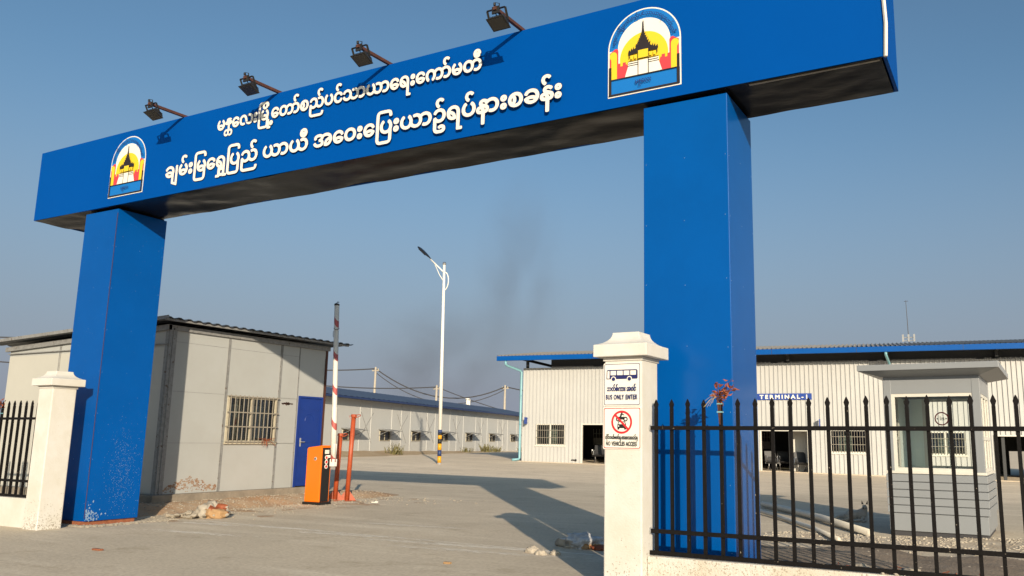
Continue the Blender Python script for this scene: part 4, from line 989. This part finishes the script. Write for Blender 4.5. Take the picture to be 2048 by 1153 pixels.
# waiting benches inside
def bench(s, n, g, seats, ry, label):
    Mb = MT @ Matrix.Translation((s,n,g)) @ Matrix.Rotation(ry, 4, 'Z')
    o = thing('waiting_bench', tuple(Mb.translation), label, 'bench', 'steel waiting benches in the terminal')
    for k in range(seats):
        x = .56*k; mb = MB(Mb); vs = []
        pr = [(.48,.40),(.44,.42),(.25,.40),(.02,.39),(-.04,.45),(-.12,.62),(-.20,.86)]
        for p, z in pr: vs += [(x+.02,-p,z),(x+.52,-p,z),(x+.02,-p+.012,z-.02),(x+.52,-p+.012,z-.02)]
        fs = []
        for i in range(len(pr)-1): a = 4*i; fs += [(a,a+1,a+5,a+4),(a+2,a+6,a+7,a+3),(a,a+4,a+6,a+2),(a+1,a+3,a+7,a+5)]
        fs += [(0,2,3,1),(24,25,27,26)]
        mb.add(vs, fs); mb.build('seat', M['seat'], o)
    mb = MB(Mb); mb.box(-.05,.56*seats+.05,-.26,-.20,.32,.37)
    mb.build('beam', M['seat'], o)
    for x in (.12, .56*seats-.12):
        mb = MB(Mb); mb.tube([(x,-.52,.02),(x,-.23,.20),(x,-.23,.34)], .025, 6); mb.tube([(x,.12,.02),(x,-.23,.20)], .025, 6); mb.build('leg', M['chrome'], o)
    for x in (0, .56*seats):
        mb = MB(Mb); mb.tube([(x,-.05,.40),(x,-.02,.62),(x,-.14,.66),(x,-.42,.64),(x,-.46,.56),(x,-.30,.40)], .016, 6); mb.build('armrest', M['chrome'], o)
bench(3.25, 1.35, .20, 3, R(8), 'black steel bench inside the left terminal doorway')
bench(11.55, .85, .04, 1, R(20), 'single seat bench at the left of the second terminal doorway')
bench(11.95, 2.0, .03, 2, R(8), 'black steel bench deeper inside the second terminal doorway')
bench(12.85, .65, .02, 1, R(14), 'steel bench at the right of the second terminal doorway')
bench(23.2, 6.8, -.25, 3, 0, 'dark bench against the rear wall of the wide right opening')

# ------------------------------------------------------------------ guard booth
A = R(-2.2)
MBo = Matrix.Translation((-1.685, 12.62, .02)) @ Matrix.Rotation(A, 4, 'Z')
gb = thing('guard_booth', (-1.1, 13.2, .02), 'silver grey guard booth with flat overhanging roof behind the fence', 'booth')
BW, BD = 1.26, 1.62
mb = MB(MBo); mb.box(.03, BW-.03, .03, BD-.03, -.02, .06); mb.build('base_frame', M['booth_dark'], gb)
# lower cladding: flat skirt and projecting lapped boards, chamfered corner piers
mb = MB(MBo)
mb.box(0,BW,0,BD,.05,.285)
for i in range(5): z = .297+.107*i; mb.box(-.018,BW+.022,-.018,BD+.018,z,z+.094)
mb.box(.01,BW-.01,.01,BD-.01,.285,.83)
mb.build('lower_cladding', M['booth_grey'], gb, .004)
mb = MB(MBo); mb.box(-.012,BW+.016,-.012,BD+.012,.832,.870); mb.build('sill', M['frame_white'], gb, .004)
zt = 2.19
for (x, y) in ((.03,.03),(BW-.07,.03),(.03,BD-.07),(BW-.07,BD-.07)):
    mb = MB(MBo); mb.box(x-.03,x+.07,y-.03,y+.07,.87,zt); mb.build('corner_post', M['booth_grey'], gb, .004)
mb = MB(MBo); mb.box(.1,BW-.1,.004,.06,1.95,zt); mb.box(.1,BW-.1,BD-.06,BD-.004,1.95,zt); mb.box(.004,.06,.1,BD-.1,1.95,zt); mb.box(BW-.06,BW-.004,.1,BD-.1,1.95,zt); mb.build('header_band', M['booth_grey'], gb)
def bwin(axis, fixed, a0, a1, z0, z1, mull, tran=None):
    fr = MB(MBo); t_ = .045
    def B(u0,u1,v0,v1):
        if axis == 'x': fr.box(u0,u1,fixed,fixed+.04,v0,v1)
        else: fr.box(fixed,fixed+.04,u0,u1,v0,v1)
    B(a0,a0+t_,z0,z1); B(a1-t_,a1,z0,z1); B(a0+t_,a1-t_,z0,z0+t_); B(a0+t_,a1-t_,z1-t_,z1)
    for q in mull: B(q-.02,q+.02,z0+t_,z1-t_)
    if tran:
        qs = [a0+t_]+[c for q in mull for c in (q-.02,q+.02)]+[a1-t_]
        for i in range(0,len(qs),2): B(qs[i],qs[i+1],tran-.025,tran+.025)
    o = fr.build('window', M['frame_white'], gb)
    g = MB(MBo)
    if axis == 'x': g.box(a0+t_,a1-t_,fixed+.017,fixed+.022,z0+t_,z1-t_)
    else: g.box(fixed+.017,fixed+.022,a0+t_,a1-t_,z0+t_,z1-t_)
    g.build('pane', M['glass_green'], o)
bwin('x', .01, .1, BW-.1, .87, 1.95, [])
bwin('x', BD-.05, .30, BW-.1, .87, 1.95, [.68])
mb = MB(MBo); mb.box(.1,.299,BD-.05,BD-.01,.87,1.95); mb.box(.01,.05,.92,BD-.1,.87,1.95); mb.build('side_panel', M['booth_pale'], gb)
bwin('y', BW-.05, .1, BD-.1, .87, 1.95, [.55,1.05], 1.33)
bwin('y', .01, .1, .918, .87, 1.95, [.5], 1.33)
# flat roof with a bevelled soffit
mb = MB(MBo); x0, x1, y0, y1 = -.30, BW+.27, -.30, BD+.45
mb.box(x0,x1,y0,y1,2.265,2.35)
mb.add([(x0+.02,y0+.02,2.264),(x1-.02,y0+.02,2.264),(x1-.02,y1-.02,2.264),(x0+.02,y1-.02,2.264),(-.01,-.01,zt),(BW+.01,-.01,zt),(BW+.01,BD+.01,zt),(-.01,BD+.01,zt)], [(0,1,5,4),(1,2,6,5),(2,3,7,6),(3,0,4,7),(0,3,2,1),(4,5,6,7)])
mb.build('roof', M['booth_grey'], gb, .006)
mb = MB(MBo); mb.box(.08,BW-.08,.08,BD-.08,.871,.885); mb.box(.08,BW-.08,.08,BD-.08,2.0,2.02); mb.build('bounce_lining', M['booth_pale'], gb)  # shelf kept pale and ceiling added to bounce light inside the booth
# distance sticker on the rear glass
st = thing('distance_sticker', tuple(MBo @ Vector((.57,BD-.06,1.55))), 'round red ringed 1m notice on the rear glass of the guard booth', 'sign')
fb = lambda u, v, d: MBo @ Vector((u, BD-.056-d, v))
mb = MB(); vs = [fb(u,v,.006) for u,v in circ(.58,1.64,.105,30)]+[fb(u,v,.006) for u,v in circ(.58,1.64,.086,30)]; mb.add(vs, [(i,(i+1)%30,30+(i+1)%30,30+i) for i in range(30)]); mb.build('ring', M['sign_red'], st)
mb = MB(); write(mb, ['1m'], fb, .545, .62, 1.615, None, .09, .02, .006); mb.poly([(.50,1.64),(.525,1.625),(.525,1.655)], fb, .006); mb.poly([(.66,1.64),(.635,1.625),(.635,1.655)], fb, .006); mb.build('lettering', M['black'], st)

# ------------------------------------------------------------------ utility poles and cables
def pole(x, y, zt, label):
    o = thing('utility_pole', (x, y, 0), label, 'utility pole', 'concrete utility poles in the distance')
    mb = MB(); mb.tube([(x,y,0),(x,y,zt)], [.19,.12], 8); mb.build('shaft', M['concrete_pole'], o)
    mb = MB(); mb.box(x-.5,x+.5,y-.06,y+.06,zt-.5,zt-.38); mb.build('crossarm', M['concrete_pole'], o)
    mb = MB()
    for dx in (-.4,0,.4): mb.lathe((x+dx,y,zt-.38), [(.05,0),(.07,.08),(.04,.2)], 8)
    mb.build('insulator', M['frame_cream'], o)
    return Vector((x, y, zt-.2))
a = pole(-68.6, 76.9, 9.85, 'concrete utility pole rising behind the shed left of the street lamp')
b = pole(-57.2, 88.2, 8.15, 'concrete utility pole rising behind the shed near the terminal')
c = pole(-62.2, 80.7, 7.75, 'short concrete utility pole behind the shed by the street lamp')
d = pole(-103.1, 54.8, 12.75, 'concrete utility pole far left beyond the site office')
def cable(p, q, sag, r, label):
    pts = []
    for i in range(17):
        t_ = i/16; s = p.lerp(q, t_); s.z -= sag*4*t_*(1-t_); pts.append(s)
    mb = MB(); mb.tube(pts, r, 5); o = mb.build('overhead_cable', M['cable']); tag(o, label, 'cable', 'overhead cables in the distance')
e = Vector((-45, 112, 7.0)); g = Vector((-90, 68, 11.5)); left = Vector((-125, 44, 14.5)); h_ = Vector((-70, 66, 7.2))
cable(a, b, 2.4, .075, 'double cable sagging between the two utility poles behind the shed')
cable(a+Vector((0,0,-.45)), b+Vector((0,0,-.35)), 2.7, .05, 'lower cable sagging between the two utility poles behind the shed')
cable(g, a, .9, .075, 'cable running from the site office roof to the left utility pole')
cable(b, e, .8, .075, 'cable running from the right utility pole towards the terminal')
cable(h_, c, .35, .065, 'cable just above the shed roof ending at the short utility pole')
cable(c, b+Vector((3,6,-4.2)), .4, .055, 'cable falling behind the shed from the short utility pole')
cable(left, d, .5, .08, 'upper cable at the far left edge meeting the far left pole')
cable(d, d+Vector((14,9,-2.1)), .3, .08, 'cable leaving the far left pole towards the site office roof')
cable(left+Vector((0,0,-2.9)), d+Vector((10,6,-3.6)), .3, .08, 'lower cable at the far left edge above the site office')

# ------------------------------------------------------------------ pipes, stones, litter
mb = MB(); pts = [(-4.59,16.53,.06),(-3.9,15.6,.06),(-2.9,13.95,.07),(-1.88,12.13,.05)]; mb.tube(pts, .055, 12); o = mb.build('plastic_pipe', M['pvc']); tag(o, 'thick white plastic pipe on the gravel leading to the booth', 'pipe')
mb = MB(); pts = [(-4.25,15.05,.05),(-3.4,13.7,.04),(-2.7,12.4,.05),(-2.14,11.25,.04)]; mb.tube(pts, .032, 10); o = mb.build('plastic_pipe', M['pvc']); tag(o, 'thin white plastic pipe on the gravel nearer the fence', 'pipe')

def lump(name, c, sx_, sy_, sz_, mats, label, cat, seed, amp=.35, fq=2.2, pick=None, par=None):
    bm = bmesh.new(); bmesh.ops.create_icosphere(bm, subdivisions=4, radius=1)
    for v in bm.verts:
        n_ = v.co.normalized(); k = 1+amp*noise.noise(n_*fq+Vector((seed,0,0)))+amp*.45*noise.noise(n_*fq*3+Vector((seed,5,0))); v.co = n_*k
        v.co = Vector((v.co.x*sx_, v.co.y*sy_, max(v.co.z, -.35)*sz_))
    for f in bm.faces:
        f.smooth = True
        if pick: f.material_index = pick(f.calc_center_median())
    me = bpy.data.meshes.new(name); bm.to_mesh(me); bm.free()
    for m_ in mats: me.materials.append(m_)
    o = bpy.data.objects.new(name, me); C.objects.link(o); o.location = (c[0], c[1], c[2]+.3*sz_)
    if label: tag(o, label, cat)
    return o
lump('torn_sack', (-11.36, 9.15, 0), .27, .20, .17, [M['sack'], M['ochre'], M['leaf_dry']], 'torn pale sack spilling orange clay beside the left gate column', 'sack', 3, .45, 2.4, lambda p: 1 if (p.x > .06 and p.y < .02 and p.z < .09) else (2 if p.x > .10 and p.z > .02 and p.y < .08 else 0))
mb = MB()
for i in range(60): mb.rock((-11.62+random.gauss(0,.18), 9.0+random.gauss(0,.13), .02+.05*random.random()), random.uniform(.02,.06))
o = mb.build('rubble', M['rubble']); tag(o, 'small heap of broken concrete between the sack and the gate column', 'rubble', kind='stuff')
lump('plastic_bag', (-4.70, 9.02, 0), .26, .15, .12, [M['plastic_bag'], M['rubble'], M['ochre']], 'crumpled clear plastic bag lying on the shaded drive', 'plastic bag', 11, .5, 2.2, lambda p: 1 if p.x < -.06 and p.y < 0 and p.z < .05 else (2 if p.x > .08 and p.y < 0 and p.z < .02 else 0))
mb = MB(); mb.lathe((-4.42,8.96,.004), [(.11,0),(.10,.02),(.05,.045),(.005,.05)], 12)
for i in range(14): mb.rock((-4.42+random.gauss(0,.07), 8.95+random.gauss(0,.06), .03), random.uniform(.015,.035))
o = mb.build('food_scraps', M['leaf_dry']); tag(o, 'dark red scraps spilled beside the clear plastic bag', 'scraps')
for (x, y, r, lb) in ((-4.97,8.33,.075,'pale lump of stone at the edge of the gate shadow'),(-4.80,8.22,.06,'rounder ochre stone before the pale lump'),(-4.66,8.30,.055,'small pale stone right of the pair at the shadow edge')):
    lump('stone', (x,y,0), r*1.15, r*.8, r*.7, [M['sack'] if 'pale' in lb else M['ochre']], lb, 'stone', x*9, .35)
mb = MB(); mb.box(-9.19,-9.05,5.87,5.92,0,.018); o = mb.build('brick_fragment', M['brick'], None, .004); tag(o, 'flat red brick fragment on the drive before the left gate column', 'brick')
mb = MB(); mb.box(-5.30,-5.22,7.1,7.14,0,.02); o = mb.build('brick_fragment', M['ochre'], None, .004); tag(o, 'ochre brick fragment on the drive near the right pillar', 'brick')
mb = MB(); mb.box(-11.48,-11.34,12.95,12.99,0,.02); mb.box(-11.42,-11.37,12.99,13.03,0,.03); o = mb.build('paper_scrap', M['sign_white'], None, .003); tag(o, 'white paper scrap on the drive right of the orange posts', 'litter')
mb = MB()
for i in range(30): mb.rock((-10.9+random.gauss(0,.5), 13.6+random.gauss(0,.5), .004), random.uniform(.008,.03))
tag(mb.build('stone_scatter', M['rubble']), 'thin scatter of stones beyond the barrier on the drive', 'stones', kind='stuff')
# stones behind the right fence
for i, (x, y, r, lb) in enumerate(((-1.42,8.55,.11,'grey field stone lying on the dirt right behind the right column'),(-.55,8.1,.13,'largest grey stone behind the fence near the right edge'),(-.75,8.5,.08,'middle stone of the heap behind the fence'),(-1.0,8.75,.09,'dark stone at the left of the heap behind the fence'))):
    lump('field_stone', (x,y,.0), r*1.2, r, r*.75, [M['rubble']], lb, 'stone', i*4+2, .35)
mb = MB()
for i in range(220):
    x = random.choice((-1.5,-.8,-.3,.3))+random.gauss(0,.22); y = random.uniform(7.5,9.0); mb.tube([(x,y,.01),(x+random.gauss(0,.07),y+random.gauss(0,.05),random.uniform(.01,.06)),(x+random.gauss(0,.12),y+random.gauss(0,.07),.015)], .004, 3)
for i in range(120):
    x = -1.7+random.gauss(0,.2); y = 8.2+random.gauss(0,.2); mb.tube([(x,y,.01),(x+random.gauss(0,.05),y,.05),(x+random.gauss(0,.1),y+.03,.02)], .005, 3)
tag(mb.build('leaf_litter', M['leaf_dry']), 'dry leaf litter on the dirt behind the right fence', 'leaf litter', kind='stuff')
mb = MB()
for i in range(260):
    mb.rock((random.uniform(-1.0,2.4), random.uniform(6.72,6.90), .300), random.uniform(.008,.022))
tag(mb.build('wall_top_grit', M['gravel_stone']), 'pebbles lying along the top of the low white wall', 'pebbles', kind='stuff')

# ------------------------------------------------------------------ dog resting in the booth's shade
def skin(name, joints, bones, mat_, parent, root=0, sub=2):
    me = bpy.data.meshes.new(name); me.from_pydata([j[:3] for j in joints], bones, [])
    o = bpy.data.objects.new(name, me); C.objects.link(o); o.parent = parent
    sk = o.modifiers.new('skin', 'SKIN'); sk.use_smooth_shade = True
    for i, j in enumerate(joints):
        v = me.skin_vertices[0].data[i]; v.radius = (j[3], j[4] if len(j) > 4 else j[3]); v.use_root = (i == root)
    ss = o.modifiers.new('sub', 'SUBSURF'); ss.levels = sub; ss.render_levels = sub
    me.materials.append(mat_); return o
dog = thing('dog', (-2.42, 14.35, .0), 'white dog with dark ears lying in the shade left of the booth', 'dog')
dog.rotation_euler = (0,0,R(6)); dog.scale = (.72,)*3; dog.location = (-2.50, 14.50, 0)
J = [(-.05,.06,.13,.115,.10),(.10,.03,.155,.12,.11),(.21,0,.19,.095,.10),(.25,-.03,.27,.065,.07),(.25,-.06,.345,.062,.062),(.235,-.13,.325,.040,.036),(.228,-.185,.31,.024,.022),
     (-.20,.08,.12,.11,.10),(-.33,.09,.085,.045),(-.44,.04,.035,.022),(-.52,-.04,.025,.014),
     (.22,-.10,.09,.045),(.17,-.22,.035,.03),(.05,-.30,.028,.024),(-.03,-.33,.025,.024),
     (.27,-.08,.08,.045),(.27,-.22,.035,.03),(.19,-.34,.028,.025),
     (-.16,-.04,.10,.07),(-.05,-.13,.06,.05),(-.18,-.17,.035,.028),(-.30,-.20,.028,.026)]
Bn = [(0,1),(1,2),(2,3),(3,4),(4,5),(5,6),(0,7),(7,8),(8,9),(9,10),(2,11),(11,12),(12,13),(13,14),(2,15),(15,16),(16,17),(7,18),(18,19),(19,20),(20,21)]
skin('body', J, Bn, M['dog_fur'], dog)
def local(mb, name, m_):
    o = mb.build(name, m_); lo = o.location.copy(); o.parent = dog; o.location = lo; return o
for s in (-1, 1):
    ex = .25+s*.045
    mb = MB(); mb.add([(ex-.026,-.035,.385),(ex+.026,-.035,.385),(ex+s*.018,-.015,.475),(ex,.0,.385),(ex,-.05,.39)], [(0,4,2),(4,1,2),(1,3,2),(3,0,2)]); local(mb, 'ear', M['dog_dark'])
    mb = MB(); mb.lathe((.243+s*.032,-.112,.365), [(.009,0),(.006,-.006),(.001,-.008)], 8, 'y'); local(mb, 'eye', M['black'])
mb = MB(); mb.lathe((.227,-.196,.318), [(.016,0),(.014,-.010),(.004,-.014)], 8, 'y'); local(mb, 'nose', M['black'])

# ------------------------------------------------------------------ drifting smoke far behind the shed
sm = bpy.data.materials.new('smoke'); sm.use_nodes = True; n = sm.node_tree; N = n.nodes; L = n.links; N.remove(N['Principled BSDF'])
pv = N.new('ShaderNodeVolumePrincipled'); pv.inputs['Color'].default_value = (.22,.22,.25,1); pv.inputs['Anisotropy'].default_value = 0
tc = N.new('ShaderNodeTexCoord'); nz = N.new('ShaderNodeTexNoise'); nz.inputs['Scale'].default_value = 2.3; nz.inputs['Detail'].default_value = 6; nz.inputs['Distortion'].default_value = 1.2; L.new(tc.outputs['Generated'], nz.inputs['Vector'])
rp = N.new('ShaderNodeMapRange'); rp.inputs['From Min'].default_value = .36; rp.inputs['From Max'].default_value = .85; L.new(nz.outputs['Fac'], rp.inputs['Value'])
mp = N.new('ShaderNodeMapping'); mp.inputs['Location'].default_value = (-1,-1,-1); mp.inputs['Scale'].default_value = (2,2,2); L.new(tc.outputs['Generated'], mp.inputs[0])
ln = N.new('ShaderNodeVectorMath'); ln.operation = 'LENGTH'; L.new(mp.outputs[0], ln.inputs[0])
fo = N.new('ShaderNodeMapRange'); fo.inputs['From Min'].default_value = 1.0; fo.inputs['From Max'].default_value = .2; L.new(ln.outputs['Value'], fo.inputs['Value'])
mu = N.new('ShaderNodeMath'); mu.operation = 'MULTIPLY'; L.new(rp.outputs[0], mu.inputs[0]); L.new(fo.outputs[0], mu.inputs[1])
mu2 = N.new('ShaderNodeMath'); mu2.operation = 'MULTIPLY'; mu2.inputs[1].default_value = .065; L.new(mu.outputs[0], mu2.inputs[0])
L.new(mu2.outputs[0], pv.inputs['Density']); L.new(pv.outputs[0], N['Material Output'].inputs['Volume'])
for (x, y, z, rx, ry, rz, lb) in ((-121, 160, 20, 24, 13, 18, 'dark smoke drifting low behind the shed left of the street lamp'), (-104, 166, 40, 14, 10, 30, 'thin smoke column rising above the shed right of the street lamp')):
    bm = bmesh.new(); bmesh.ops.create_icosphere(bm, subdivisions=3, radius=1); bmesh.ops.scale(bm, vec=(rx,ry,rz), verts=bm.verts)
    me = bpy.data.meshes.new('smoke'); bm.to_mesh(me); bm.free(); me.materials.append(sm)
    o = bpy.data.objects.new('smoke', me); C.objects.link(o); o.location = (x,y,z); tag(o, lb, 'smoke', kind='stuff')
SC.cycles.volume_step_rate = 4
